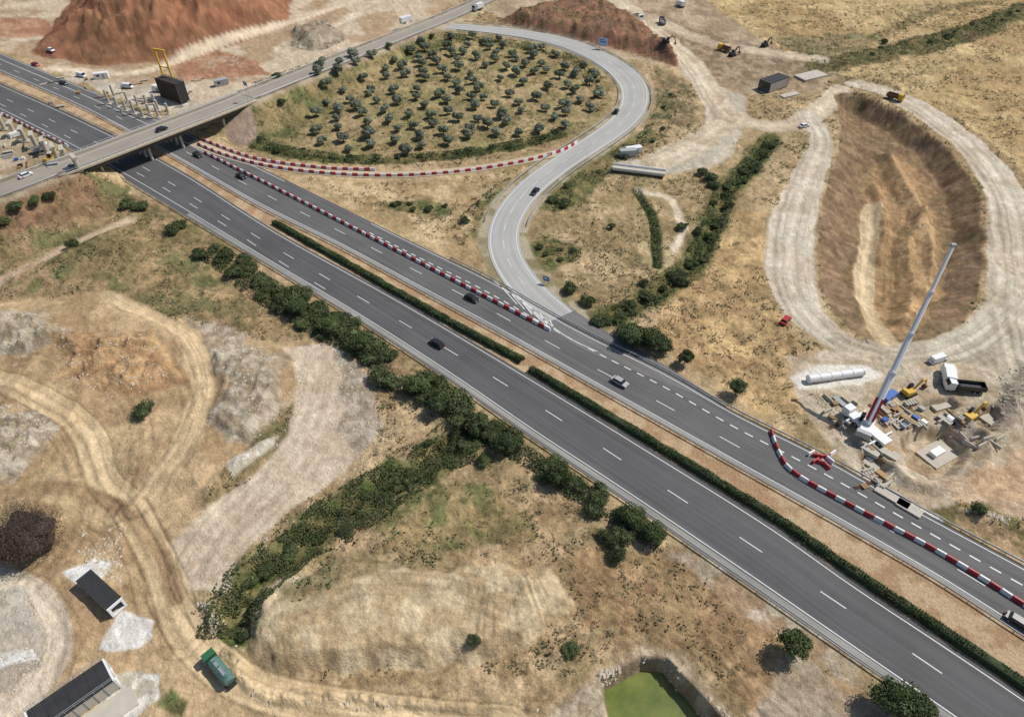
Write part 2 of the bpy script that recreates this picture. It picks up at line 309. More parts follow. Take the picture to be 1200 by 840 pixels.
for q in ([(70,672),(110,655),(128,662),(118,680),(88,684)],[(112,758),(140,715),(188,722),(185,740),(165,758),(130,762)],[(-20,768),(30,765),(38,780),(-20,790)]): paint(q,S(232,228,220),S(214,208,196),soft=.3,warp=2.2,rough=.1,sc=1.5)
paint([(130,790),(190,795),(190,825),(150,850),(110,850)],S(226,220,208),S(190,180,160),soft=.3,warp=2.,rough=.1,sc=2)
paint([(185,830),(205,808),(225,822),(215,845)],S(96,104,60),soft=.6,warp=1.5,rough=1)
paint([(268,545),(325,510),(322,520),(275,562)],S(214,206,190),S(196,184,164),soft=.3,warp=.8,rough=.1,sc=2)
paint([(640,830),(700,790),(755,755),(800,765),(860,840),(880,920),(640,930)],S(198,180,152),S(168,148,120),sc=2,rough=.5,warp=1)
# mottling
tn=fbm(X/3.5,Y/3.5,4,61.)*.6+fbm(X/25,Y/25,3,21.)*.4
t=sstep(.52,.58,tn)*A*.45; t=t[:,None]; C=C*(1-t)+np.array(S(126,116,76))*t
t=sstep(.55,.60,fbm(X/12,Y/12,5,161.))*A*.32; t=t[:,None]; C=C*(1-t)+np.array(S(152,122,88))*t
k_=fbm(X/1.3,Y/1.3,3,91.)-.5; k3=fbm(X/.55,Y/.55,2,191.)-.5; k2=RG-.6; C=C*(1+(k_*(.32+.6*A)+k3*(.14+.4*A)+k2*(.14+.34*A))[:,None])
# scattered dark & light pebbly specks
t=sstep(.70,.76,fbm(X/.8,Y/.8,2,231.))*(.15+.4*A); C=C*(1-.4*t[:,None]); t=sstep(.72,.78,fbm(X/.7,Y/.7,2,331.))*.3; C=C*(1+t[:,None]*.6)
blend(sstep(-.6,.6,8.-dRA+N1)*.9,S(184,169,143),S(144,132,100),sc=4,rough=.4)
blend(sstep(-.6,.6,8.5-dOV+N1)*.9,S(186,169,143),S(156,139,113),sc=4,rough=.4)
blend(sstep(-.6,.6,sdh+N1*.4),S(196,169,132),S(174,142,106),sc=3,rough=.7)
# micro relief
Hh+=FM*((fbm(X/3.2,Y/3.2,4,77.)-.5)*.45+(RG-.6)*(.15+.8*A)*.95+(fbm(X/1.1,Y/1.1,2,57.)-.5)*(.12+.3*A))
Hh=np.where(sdh>0.5,0,Hh)
Hh=Hh*(1-sstep(600,1500,np.hypot(X,Y)))
Hg=Hh.reshape(nr,nc); FMg=FM.reshape(nr,nc)
i0=7; j0=6
def rc(x,y):
    th=math.atan2(H0,max(y,1)); py=CY+F*math.tan(th-P); s=(py-YH)*cp/H0; u=CX+x*s
    r=(py+150)/2+i0; c=(u+260)/2+j0
    return min(max(r,i0),i0+555-.01),min(max(c,j0),j0+860-.01)
def hz(x,y):
    r,c=rc(x,y)
    a,b=int(r),int(c); fr,fc=r-a,c-b
    return float((Hg[a,b]*(1-fc)+Hg[a,b+1]*fc)*(1-fr)+(Hg[a+1,b]*(1-fc)+Hg[a+1,b+1]*fc)*fr)
def fmv(x,y):
    r,c=rc(x,y); return FMg[int(r),int(c)]
def Gt(px,py):
    z=0
    for _ in range(4):
        g=G(px,py,z); z=.5*z+.5*hz(g[0],g[1]) if _ else hz(g[0],g[1])
    g=G(px,py,z); return Vector((g[0],g[1],hz(g[0],g[1])))
C=np.clip(C,0,1); lum=(C@np.array([.3,.59,.11]))[:,None]; C=C*.93+lum*.07
Cf=np.concatenate([np.clip(C*1.0,0,1),A[:,None]],1).astype(np.float32)
# ---------- materials
def newmat(name):
    m=bpy.data.materials.new(name); m.use_nodes=True; nt=m.node_tree; b=nt.nodes['Principled BSDF']; return m,nt,b
def mathn(nt,op,a,b=None,clamp=False):
    n=nt.nodes.new('ShaderNodeMath'); n.operation=op; n.use_clamp=clamp
    for i,v in enumerate((a,b)):
        if v is None: continue
        if isinstance(v,(int,float)): n.inputs[i].default_value=v
        else: nt.links.new(v,n.inputs[i])
    return n.outputs[0]
def noisen(nt,vec,scale,detail=4,rough=.6):
    n=nt.nodes.new('ShaderNodeTexNoise'); n.inputs['Scale'].default_value=scale; n.inputs['Detail'].default_value=detail; n.inputs['Roughness'].default_value=rough
    if vec is not None: nt.links.new(vec,n.inputs['Vector'])
    return n.outputs['Fac']
def scalecol(nt,col,fac):
    v=nt.nodes.new('ShaderNodeVectorMath'); v.operation='SCALE'
    if isinstance(col,tuple): v.inputs[0].default_value=col[:3]
    else: nt.links.new(col,v.inputs[0])
    nt.links.new(fac,v.inputs['Scale']); return v.outputs[0]
def mixcol(nt,a,b,f):
    n=nt.nodes.new('ShaderNodeMix'); n.data_type='RGBA'
    for s,v in ((6,a),(7,b)):
        if isinstance(v,tuple): n.inputs[s].default_value=(v+(1,))[:4]
        else: nt.links.new(v,n.inputs[s])
    if isinstance(f,(int,float)): n.inputs[0].default_value=f
    else: nt.links.new(f,n.inputs[0])
    return n.outputs[2]
def mat(name,rgb,rough=.8,amp=.25,scale=2.,metal=0.,coord='Object'):
    m,nt,b=newmat(name); tc=nt.nodes.new('ShaderNodeTexCoord')
    n=noisen(nt,tc.outputs[coord],scale,4)
    f=mathn(nt,'ADD',mathn(nt,'MULTIPLY',mathn(nt,'SUBTRACT',n,.5),amp*2),1.)
    nt.links.new(scalecol(nt,tuple(rgb),f),b.inputs['Base Color'])
    b.inputs['Roughness'].default_value=rough; b.inputs['Metallic'].default_value=metal
    return m
def leafmat(name,c1,c2,scale=.6):
    m,nt,b=newmat(name); g=nt.nodes.new('ShaderNodeNewGeometry'); oi=nt.nodes.new('ShaderNodeObjectInfo')
    n=noisen(nt,g.outputs['Position'],scale,5,.7)
    f=mathn(nt,'MULTIPLY',mathn(nt,'SUBTRACT',n,.32),2.6,True)
    c=mixcol(nt,tuple(c1),tuple(c2),f)
    k=mathn(nt,'ADD',mathn(nt,'MULTIPLY',oi.outputs['Random'],.55),.72)
    k2=mathn(nt,'ADD',mathn(nt,'MULTIPLY',noisen(nt,g.outputs['Position'],4.,3),.9),.5)
    nt.links.new(scalecol(nt,c,mathn(nt,'MULTIPLY',k,k2)),b.inputs['Base Color'])
    b.inputs['Roughness'].default_value=.75
    try: b.inputs['Specular IOR Level'].default_value=.2
    except: pass
    return m
gm,nt,b=newmat('earth'); at=nt.nodes.new('ShaderNodeAttribute'); at.attribute_name='Col'
geo=nt.nodes.new('ShaderNodeNewGeometry'); pos=geo.outputs['Position']
nA=noisen(nt,pos,.35,8,.65); nB=noisen(nt,pos,1.8,6,.75); nC=noisen(nt,pos,.9,5,.6); nD=noisen(nt,pos,5.,4,.75)
f=mathn(nt,'ADD',1.,mathn(nt,'MULTIPLY',mathn(nt,'SUBTRACT',nA,.5),.5))
amp=mathn(nt,'ADD',.55,mathn(nt,'MULTIPLY',at.outputs['Alpha'],1.3))
f=mathn(nt,'ADD',f,mathn(nt,'MULTIPLY',mathn(nt,'SUBTRACT',nB,.5),amp))
f=mathn(nt,'ADD',f,mathn(nt,'MULTIPLY',mathn(nt,'SUBTRACT',nD,.5),amp))
tf=mathn(nt,'MULTIPLY',mathn(nt,'MULTIPLY',mathn(nt,'SUBTRACT',nC,.56),9.,True),mathn(nt,'MULTIPLY',at.outputs['Alpha'],.45))
cc=mixcol(nt,at.outputs['Color'],(.16,.135,.075),tf)
nt.links.new(scalecol(nt,cc,f),b.inputs['Base Color']); b.inputs['Roughness'].default_value=1.
try: b.inputs['Specular IOR Level'].default_value=.05
except: pass
bp=nt.nodes.new('ShaderNodeBump'); bp.inputs['Strength'].default_value=.8; bp.inputs['Distance'].default_value=.4
nt.links.new(mathn(nt,'ADD',nB,mathn(nt,'MULTIPLY',nC,.6)),bp.inputs['Height']); nt.links.new(bp.outputs[0],b.inputs['Normal'])
def asphalt(name,rgb,amp=.3):
    m,nt,b=newmat(name); uv=nt.nodes.new('ShaderNodeUVMap'); mp=nt.nodes.new('ShaderNodeMapping'); mp.inputs['Scale'].default_value=(1.,.012,1.)
    nt.links.new(uv.outputs[0],mp.inputs[0]); n1=noisen(nt,mp.outputs[0],.9,4,.6)
    geo=nt.nodes.new('ShaderNodeNewGeometry'); n2=noisen(nt,geo.outputs['Position'],.06,6,.6); n3=noisen(nt,geo.outputs['Position'],3.,4)
    f=mathn(nt,'ADD',1.,mathn(nt,'MULTIPLY',mathn(nt,'SUBTRACT',n1,.5),amp*2.8))
    f=mathn(nt,'ADD',f,mathn(nt,'MULTIPLY',mathn(nt,'SUBTRACT',n2,.5),amp*2)); f=mathn(nt,'ADD',f,mathn(nt,'MULTIPLY',mathn(nt,'SUBTRACT',n3,.5),.25))
    nt.links.new(scalecol(nt,rgb,f),b.inputs['Base Color']); b.inputs['Roughness'].default_value=.85; return m
ASL=asphalt('dark_asphalt',S(86,85,85),.38); ASU=asphalt('motorway_asphalt',S(96,94,92),.38); ASR=asphalt('worn_asphalt',S(168,166,160),.22); ASO=asphalt('dusty_asphalt',S(152,143,129),.25)
ASE=asphalt('dusty_lane',S(184,168,142),.2); ASP=asphalt('pale_shoulder',S(146,143,136),.5); ASM=asphalt('merge_asphalt',S(112,110,107),.35)
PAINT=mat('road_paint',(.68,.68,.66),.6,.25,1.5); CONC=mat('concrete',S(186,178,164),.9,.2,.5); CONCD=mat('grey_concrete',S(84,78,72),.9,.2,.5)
STEEL=mat('galvanised_steel',S(170,172,175),.5,.1,2,.3); BLACK=mat('black_sheet',(.03,.03,.032),.7,.6,.8); TYRE=mat('tyre_rubber',(.02,.02,.02),.9)
GLASS=mat('dark_glass',(.015,.02,.025),.12,.1); WHITE=mat('white_paint',(.78,.78,.77),.4,.05); REDP=mat('red_plastic',(.42,.035,.04),.5,.15); WHP=mat('white_plastic',(.78,.77,.75),.5,.1)
YEL=mat('yellow_paint',(.62,.38,.03),.5,.15); GREENP=mat('green_paint',(.03,.13,.06),.5,.2); TEAL=mat('teal_paint',(.09,.18,.15),.5,.3); BLUE=mat('blue_paint',(.03,.12,.4),.5,.1)
DARK=mat('dark_paint',(.02,.022,.026),.35,.1); SILV=mat('silver_paint',(.38,.39,.40),.35,.05); CARRED=mat('red_paint',(.4,.02,.02),.4,.1); LAMP=mat('lamp_lens',(.7,.7,.65),.2,.05)
BARK=mat('bark',(.09,.065,.045),.95,.4,4); WOOD=mat('timber',S(176,146,104),.9,.3,2); RUST=mat('rusty_steel',S(112,80,60),.9,.4,2); ROCK=mat('pale_rock',S(192,180,160),.95,.3,.7)
LB=leafmat('shrub_leaves',(.055,.073,.030),(.135,.16,.068),.35); LT=leafmat('tree_leaves',(.050,.072,.028),(.12,.155,.06),.5); LO=leafmat('olive_leaves',(.16,.18,.12),(.26,.28,.20)); LH=leafmat('hedge_leaves',(.055,.08,.026),(.125,.16,.06)); LHC=mat('hedge_core',(.04,.056,.02),.9,.3,2); LR=leafmat('reed_leaves',(.060,.085,.030),(.15,.17,.075),.3); LW=leafmat('weed_leaves',(.13,.125,.065),(.26,.22,.12)); LP=leafmat('brown_twigs',(.075,.053,.042),(.15,.112,.085))
# ---------- object helpers
def link(o,parent=None):
    COL.objects.link(o)
    if parent is not None: o.parent=parent
    return o
def tag(o,label,cat,group=None,kind=None):
    if label: o['label']=label
    if cat: o['category']=cat
    if group: o['group']=group
    if kind: o['kind']=kind
    return o
class MB:
    def __init__(s): s.v=[];s.f=[];s.m=[]
    def add(s,v,f,m=0):
        o=len(s.v); s.v+= [tuple(a) for a in v]; s.f+=[tuple(i+o for i in q) for q in f]; s.m+=[m]*len(f); return s
    def box(s,c,d,m=0,top=(1,1),rz=0.,off=(0,0)):
        x,y,z=c; a,b_,h=d[0]/2,d[1]/2,d[2]/2; V=[]
        for sz,(tx,ty),(ox,oy) in ((-1,(1,1),(0,0)),(1,top,off)):
            for sx,sy in ((-1,-1),(1,-1),(1,1),(-1,1)):
                px,py=sx*a*tx+ox,sy*b_*ty+oy
                V.append((x+px*math.cos(rz)-py*math.sin(rz),y+px*math.sin(rz)+py*math.cos(rz),z+sz*h))
        return s.add(V,[(3,2,1,0),(4,5,6,7),(0,1,5,4),(1,2,6,5),(2,3,7,6),(3,0,4,7)],m)
    def prism(s,prof,y0,y1,m=0):
        n=len(prof)
        V=[(p[0],y0,p[1]) for p in prof]+[(p[0],y1,p[1]) for p in prof]
        return s.add(V,[tuple(range(n)),tuple(range(2*n-1,n-1,-1))]+[(i,(i+1)%n+0,(i+1)%n+n,i+n)[::-1] for i in range(n)],m)
    def cyl(s,p0,p1,r0,r1=None,n=12,m=0):
        if r1 is None:r1=r0
        p0=Vector(p0);p1=Vector(p1);d=(p1-p0).normalized(); u=d.orthogonal().normalized(); w=d.cross(u); V=[]
        for p,r in ((p0,r0),(p1,r1)):
            for i in range(n):
                a=2*math.pi*i/n; V.append(p+u*math.cos(a)*r+w*math.sin(a)*r)
        return s.add(V,[tuple(range(n))[::-1],tuple(range(n,2*n))]+[(i,(i+1)%n,(i+1)%n+n,i+n) for i in range(n)],m)
    def beam(s,p0,p1,w,h=None,w1=None,m=0):
        p0=Vector(p0);p1=Vector(p1);d=(p1-p0).normalized(); up=Vector((0,0,1)) if abs(d.z)<.99 else Vector((1,0,0)); u=d.cross(up).normalized(); t=u.cross(d); h=h or w;k=(w1 or w)/w;V=[]
        for p,q in ((p0,1),(p1,k)):
            for a,b_ in ((-1,-1),(1,-1),(1,1),(-1,1)): V.append(p+u*a*w/2*q+t*b_*h/2*q)
        return s.add(V,[(3,2,1,0),(4,5,6,7),(0,1,5,4),(1,2,6,5),(2,3,7,6),(3,0,4,7)],m)
    def mesh(s,name,mats):
        me=bpy.data.meshes.new(name); me.from_pydata(s.v,[],s.f); me.update()
        for q in (mats if isinstance(mats,(list,tuple)) else [mats]): me.materials.append(q)
        me.polygons.foreach_set('material_index',s.m); return me
    def obj(s,name,mats,parent=None): return link(bpy.data.objects.new(name,s.mesh(name,mats)),parent)
def empty(name,label,cat,group=None):
    e=bpy.data.objects.new(name,None); e.empty_display_size=.5; link(e); tag(e,label,cat,group); return e
def npmesh(name,V,Fq,mat_,uv=None,mi=None):
    V=np.asarray(V,np.float32); Fq=np.asarray(Fq,np.int32); k=Fq.shape[1]
    me=bpy.data.meshes.new(name); me.vertices.add(len(V)); me.vertices.foreach_set('co',V.ravel())
    me.loops.add(Fq.size); me.loops.foreach_set('vertex_index',Fq.ravel())
    me.polygons.add(len(Fq)); me.polygons.foreach_set('loop_start',np.arange(0,Fq.size,k,dtype=np.int32))
    try: me.polygons.foreach_set('loop_total',np.full(len(Fq),k,np.int32))
    except: pass
    for q in (mat_ if isinstance(mat_,list) else [mat_]): me.materials.append(q)
    if mi is not None: me.polygons.foreach_set('material_index',np.asarray(mi,np.int32))
    if uv is not None:
        l=me.uv_layers.new(name='UVMap'); l.data.foreach_set('uv',np.asarray(uv,np.float32)[Fq.ravel()].ravel())
    me.update(calc_edges=True); me.validate(); return me
idx=np.arange(nr*nc).reshape(nr,nc)
Fg=np.stack([idx[:-1,:-1].ravel(),idx[1:,:-1].ravel(),idx[1:,1:].ravel(),idx[:-1,1:].ravel()],1)
me=npmesh('ground',np.stack([X,Y,Hh],1),Fg,gm)
ca=me.color_attributes.new('Col','FLOAT_COLOR','POINT'); ca.data.foreach_set('color',Cf.ravel())
me.polygons.foreach_set('use_smooth',np.ones(len(me.polygons),bool))
go=link(bpy.data.objects.new('ground',me)); tag(go,'dry grass, bare earth and gravel around the motorway works','ground',kind='structure')
# ribbons
def normals(path):
    d=np.gradient(path[:,:2],axis=0); d/=np.linalg.norm(d,axis=1)[:,None]+1e-9
    return np.stack([-d[:,1],d[:,0]],1)
def arclen(p): return np.r_[0,np.cumsum(np.linalg.norm(np.diff(p[:,:2],axis=0),axis=1))]
def ribbon_edges(name,a,b_,z,m):
    n=260; a=resamp(a[:,:3],1); b_=resamp(b_[:,:3],1)
    t=np.linspace(0,1,n); A_=np.stack([np.interp(t,np.linspace(0,1,len(a)),a[:,k]) for k in range(3)],1);B_=np.stack([np.interp(t,np.linspace(0,1,len(b_)),b_[:,k]) for k in range(3)],1)
    A_[:,2]=z;B_[:,2]=z; V=np.vstack([A_,B_]); L=arclen((A_+B_)/2); w=np.linalg.norm(A_-B_,axis=1)
    uv=np.vstack([np.stack([w*0,L],1),np.stack([w,L],1)])
    i=np.arange(n-1); Fq=np.stack([i,i+n,i+n+1,i+1],1)
    return npmesh(name,V,Fq,m,uv),A_,B_
def ribbon(name,path,w,m,zo=0.,parent=None,kind='structure',label=None,cat=None,off=0.):
    p=resamp(path[:,:3],2.); nn=normals(p); n=len(p); w=np.broadcast_to(w,(n,)) if np.isscalar(w) else np.interp(np.linspace(0,1,n),np.linspace(0,1,len(w)),w)
    A_=p.copy();B_=p.copy(); A_[:,:2]+=nn*(off+w/2)[:,None];B_[:,:2]+=nn*(off-w/2)[:,None]; A_[:,2]+=zo;B_[:,2]+=zo
    L=arclen(p); uv=np.vstack([np.stack([w*0,L],1),np.stack([w,L],1)]); i=np.arange(n-1)
    me=npmesh(name,np.vstack([A_,B_]),np.stack([i,i+n,i+n+1,i+1],1),m,uv)
    o=link(bpy.data.objects.new(name,me),parent)
    if kind and parent is None: tag(o,label,cat,kind=kind)
    return o
MV=[];MF=[]
def mark(path,w,zo,dash=None,gap=0.,off=0.,t0=0.,t1=1.):
    p=resamp(path[:,:3],1.); L=arclen(p); nn=normals(p); p=p.copy(); p[:,:2]+=nn*off
    s=L[-1]*t0; end=L[-1]*t1
    while s<end:
        e=min(end,s+(dash if dash else end))
        ts=np.linspace(s,e,max(2,int((e-s)/3)+2))
        c=np.stack([np.interp(ts,L,p[:,k]) for k in range(3)],1); cn=np.stack([np.interp(ts,L,nn[:,k]) for k in range(2)],1)
        o=len(MV); n=len(ts)
        for q in range(n): MV.append((c[q,0]+cn[q,0]*w/2,c[q,1]+cn[q,1]*w/2,c[q,2]+zo))
        for q in range(n): MV.append((c[q,0]-cn[q,0]*w/2,c[q,1]-cn[q,1]*w/2,c[q,2]+zo))
        for q in range(n-1): MF.append((o+q,o+n+q,o+n+q+1,o+q+1))
        s=e+gap if dash else end+1
me,La,Lb=ribbon_edges('road',wLCU,wLCL,.06,ASL); tag(link(bpy.data.objects.new('road',me)),'dark asphalt motorway carriageway with white lane markings','road',kind='structure')
me,Ua,Ub=ribbon_edges('road',wUCU,wUCL,.06,ASU); tag(link(bpy.data.objects.new('road',me)),'grey asphalt motorway carriageway partly closed by barriers','road',kind='structure')
lerp=lambda a,b_,t:a*(1-t)+b_*t
RW=[8,9,11,13,13.5,13.5,13,12,11,10.5,10,10,10,10,10,10]
ribbon('road',wRAMP,RW,ASR,.0,label='worn grey asphalt loop ramp with white edge lines',cat='road')
ribbon('road',wMER,[10.5,10,8,4.5,.4],ASM,.0,label='grey asphalt merging lane joining the motorway',cat='road')
ribbon('road',wEXIT,4.6,ASE,.085,label='dusty narrow slip lane beside plastic barriers',cat='road')
ribbon('road',wOVR,9.4,ASO,.1,label='elevated dusty asphalt approach road on embankment',cat='road')
ribbon('road',wOVL,9.4,ASO,.1,label='elevated dusty asphalt approach road on embankment',cat='road')
sh=lerp(La,Lb,.94); n_=len(sh); ribbon('road_shoulder',sh[int(n_*.42):int(n_*.98)],1.2,ASP,.006,label='pale worn shoulder of the carriageway',cat='road shoulder')
sh=lerp(Ua,Ub,.965); ribbon('road_shoulder',sh[int(n_*.3):],.8,ASP,.006,label='pale worn shoulder of the carriageway',cat='road shoulder')
zm=.016
mark(lerp(La,Lb,.07),.19,zm); mark(lerp(La,Lb,.87),.2,zm)
DL=W([(-80,78),(0,113),(90,156),(180,203),(300,277),(400,336),(512,402),(618,467),(725,537),(845,615),(993,714),(1079,772),(1180,841),(1300,924)]); DL[:,2]=.06
mark(DL,.2,zm,5,12)
DL2=W([(0,122),(90,166),(170,208),(260,262),(330,308),(400,350)]);DL2[:,2]=.06; mark(DL2,.2,zm,5,12)
mark(lerp(Ua,Ub,.92),.2,zm); mark(lerp(Ua,Ub,.05),.2,zm+.03,t0=.6); mark(lerp(Ua,Ub,.06),.2,zm,t0=0,t1=.52)
mark(lerp(Ua,Ub,.64),.2,zm,5,12); mark(lerp(Ua,Ub,.30),.32,zm+.012,2.0,1.7,t0=.60); mark(lerp(Ua,Ub,.36),.25,zm,t0=.12,t1=.55)
for s_ in (1,-1):
    p=resamp(wRAMP[:,:3],2.); nn=normals(p); w_=np.interp(np.linspace(0,1,len(p)),np.linspace(0,1,len(RW)),RW)/2-.9; q=p.copy(); q[:,:2]+=nn*(w_*s_)[:,None]; mark(q,.25,zm)
mark(wRAMP,.18,zm,4,6,t0=.05,t1=.95)
for o_ in (3.4,-3.4): mark(wOVR,.18,.112,off=o_); mark(wOVB,.18,.022,off=o_)
for k in range(6):
    t=k/5; a=G(586+t*58,335+t*40); b_=G(606+t*44,357+t*30)
    mark(np.array([[a[0],a[1],.13],[b_[0],b_[1],.13]]),.3,zm)
mark(W([(576,328,.13),(610,352,.13),(660,392,.13),(700,412,.13)]),.25,zm)
mm=bpy.data.meshes.new('road_marking'); mm.from_pydata(MV,[],MF); mm.materials.append(PAINT); mm.update()
tag(link(bpy.data.objects.new('road_marking',mm)),'white painted lane lines, dashes and chevrons on asphalt','road marking',kind='structure')
# ---------- overpass
ov=empty('overpass_bridge','long concrete overpass carrying a dusty road over the motorway','bridge')
def slab(name,path,w0,w1,ztop,zbot,m,parent):
    p=resamp(path[:,:3],3.);nn=normals(p);n=len(p);V=[]
    for (o_,z) in ((w0,ztop),(w1,ztop),(w1,zbot),(w0,zbot)):
        q=p.copy(); q[:,:2]+=nn*o_; q[:,2]+=z; V.append(q)
    V=np.vstack(V); i=np.arange(n-1); Fq=[]
    for k in range(4):
        k2=(k+1)%4; Fq.append(np.stack([i+k*n,i+k2*n,i+k2*n+1,i+k*n+1],1))
    Fq=np.vstack(Fq); Fq=np.vstack([Fq,[[0,3*n,2*n,n],[n-1,2*n-1,3*n-1,4*n-1]]])
    return link(bpy.data.objects.new(name,npmesh(name,V,Fq,m)),parent)
def postsof(path,off,h,step,parent,m=None,w=.1,z0=0.):
    p=resamp(path[:,:3],step);nn=normals(p);mb=MB()
    for q,n in zip(p,nn): mb.box((q[0]+n[0]*off,q[1]+n[1]*off,q[2]+z0+h/2),(w,w,h))
    o=mb.obj('post',m or STEEL,parent); o['kind']='stuff'
SAND=mat('sandy_concrete',S(184,168,140),.9,.25,.4)
slab('deck',wOVB,-6.9,6.9,0.,-.3,SAND,ov)
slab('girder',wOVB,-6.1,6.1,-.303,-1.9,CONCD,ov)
ribbon('road_surface',wOVB,8.6,ASO,.012,parent=ov,kind=None)
for sgn in (-1,1):
    slab('parapet',wOVB,sgn*6.7-.15,sgn*6.7+.15,.45,.003,CONC,ov); slab('railing',wOVB,sgn*6.7-.05,sgn*6.7+.05,1.15,1.03,STEEL,ov); postsof(wOVB,sgn*6.7,.6,2.5,ov,z0=.45)
    slab('guard_rail',wOVB,sgn*4.9-.06,sgn*4.9+.06,.75,.45,STEEL,ov)
    for pth in (wOVR,wOVL):
        g=empty('guard_rail','grey steel guard rail along the elevated approach road','guard rail','guard rails'); 
        slab('rail',pth,sgn*5.7-.08,sgn*5.7+.08,.9,.5,STEEL,g); postsof(pth,sgn*5.7,.8,4,g)
dd=resamp(wOVB[:,:3],1.); nnb=normals(dd)
for px,py in ((112,203),(176,186),(207,170),(262,152)):
    g=Vector(G(px,py)); j=int(np.argmin((dd[:,0]-g.x)**2+(dd[:,1]-g.y)**2))
    for o_ in (-4.2,0,4.2):
        c=dd[j,:2]+nnb[j]*o_
        MB().cyl((c[0],c[1],-.5),(c[0],c[1],5.58),.5,.5,14).obj('column',CONC,ov)
for o_ in (7.,-7.):
    q=resamp(wRAMP[:,:3],3.); q=q[int(len(q)*.05):int(len(q)*.85)]; g=empty('guard_rail','steel guard rail along the loop ramp','guard rail','guard rails'); slab('rail',q,o_-.08,o_+.08,.75,.45,STEEL,g); postsof(q,o_,.7,4,g)
# ---------- foliage
def crown(seed,R_,Hc,nb,nl,ls,base=.15,core=.7,matl=LB,flat_=.8,spread=.62,shell=0.,asp=.55,jn=.55):
    r=np.random.default_rng(seed); bl=[]
    for i in range(nb):
        a=r.random()*6.283; d=R_*spread*math.sqrt(r.random()); z=base*Hc+Hc*(.2+.5*r.random())*(1-.35*d/R_)
        bl.append((d*math.cos(a),d*math.sin(a),z,R_*(.28+.24*r.random())))
    bl=np.array(bl); k=r.integers(0,nb,nl); dr=r.normal(size=(nl,3)); dr/=np.linalg.norm(dr,axis=1)[:,None]
    dr[:,2]=np.where(dr[:,2]<-.3,-dr[:,2],dr[:,2]); rad=bl[k,3]*(.72+(.38+shell)*r.random(nl)**.7)
    c=bl[k,:3]+dr*rad[:,None]*np.array([1,1,flat_*Hc/(R_*1.3)]); c[:,2]=np.maximum(c[:,2],.05)
    nrm=dr+r.normal(size=(nl,3))*jn; nrm/=np.linalg.norm(nrm,axis=1)[:,None]
    t=np.cross(nrm,r.normal(size=(nl,3))); t/=np.linalg.norm(t,axis=1)[:,None]; bt=np.cross(nrm,t)
    s=ls*(.6+.8*r.random(nl))[:,None]
    V=np.stack([c-t*s,c-bt*s*asp,c+t*s,c+bt*s*asp],1).reshape(-1,3); Fq=np.arange(nl*4).reshape(-1,4)
    if core:
        vs=[];fs=[];o=len(V)
        for (x,y,z,rr) in bl:
            q=rr*core; qz=q*flat_*Hc/(R_*1.3); n=6
            for (zz,rs) in ((-.8,.6),(0,1),(.75,.66)):
                for i in range(n):
                    a=i/n*6.283+r.random()*.3; vs.append((x+q*rs*math.cos(a),y+q*rs*math.sin(a),max(.02,z+qz*zz)))
            for lv in range(2):
                for i in range(n): fs.append((o+lv*n+i,o+lv*n+(i+1)%n,o+(lv+1)*n+(i+1)%n,o+(lv+1)*n+i))
            fs.append((o+12,o+13,o+14,o+15)); fs.append((o+12,o+15,o+16,o+17)); o+=18
        V=np.vstack([V,vs]); Fq=np.vstack([Fq,fs])
    return npmesh('crown',V,Fq,matl)
BUSH=[crown(i,2.5,2.4,8+2*i,2000,.17,spread=.6+.05*(i%3),shell=.15) for i in range(7)]
TREE=[crown(20+i,3.2,4.2,15,3400,.19,base=.4,matl=LT,spread=.66,shell=.1) for i in range(4)]
OLV=[crown(40+i,2.3,2.5,12,900,.22,base=.22,matl=LO,spread=.5,shell=.0,core=.86,jn=.35) for i in range(5)]
def trunkmesh(h,r):
    mb=MB(); mb.cyl((0,0,-.3),(0,0,h*.5),r,r*.75,8)
    for i in range(4):
        a=i*1.57+.4; mb.cyl((0,0,h*.48),(math.cos(a)*h*.35,math.sin(a)*h*.35,h*1.05),r*.55,r*.2,6)
    return mb.mesh('trunk',BARK)
TRK=trunkmesh(2.4,.22); TRKO=trunkmesh(1.2,.2)
def bush(px,py,r,label='dense dark green shrub on dry grass',group='shrubs along the motorway',wld=None):
    p=wld if wld is not None else Gt(px,py)
    if fmv(p[0],p[1])<.35: return
    o=bpy.data.objects.new('shrub',random.choice(BUSH)); k=r/2.5; o.location=(p[0],p[1],p[2]-.05); o.scale=(k*random.uniform(.85,1.2),k*random.uniform(.85,1.2),k*random.uniform(.75,1.15)); o.rotation_euler[2]=random.random()*6.28
    link(o); tag(o,label,'shrub',group)
def tree(px,py,r,name='broadleaf_tree',label='round green tree on dry ground',group='trees by the motorway',meshes=TREE,tr=TRK,r0=3.2,cat='tree',wld=None):
    p=wld if wld is not None else Gt(px,py); e=empty(name,label,cat,group); e.location=p; k=r/r0; e.scale=(k,k,k*random.uniform(.9,1.1)); e.rotation_euler[2]=random.random()*6.28
    link(bpy.data.objects.new('trunk',tr),e); link(bpy.data.objects.new('crown',random.choice(meshes)),e); return e
def chain(pts,n,r0,r1,jit,**k):
    p=W(pts); p=resamp(p,1.)
    for i in range(n):
        q=p[int((i+random.random())/n*(len(p)-1))]; x=q[0]+random.gauss(0,jit);y=q[1]+random.gauss(0,jit); bush(0,0,random.uniform(r0,r1),wld=(x,y,hz(x,y)),**k)
chain([(248,292),(290,320),(330,351)],22,1.8,3.0,1.8)
chain([(330,348),(370,370),(410,396),(455,418)],42,2.3,3.9,2.4)
chain([(480,446),(510,468),(540,484)],14,2.4,3.9,2.); chain([(545,496),(580,511),(625,534)],16,2.0,3.2,1.9)
chain([(640,545),(665,557),(685,567)],10,2.,3.1,1.5); chain([(695,583),(735,605),(775,627)],15,2.,3.2,1.9); chain([(710,632),(730,645)],4,1.8,2.6,.9)
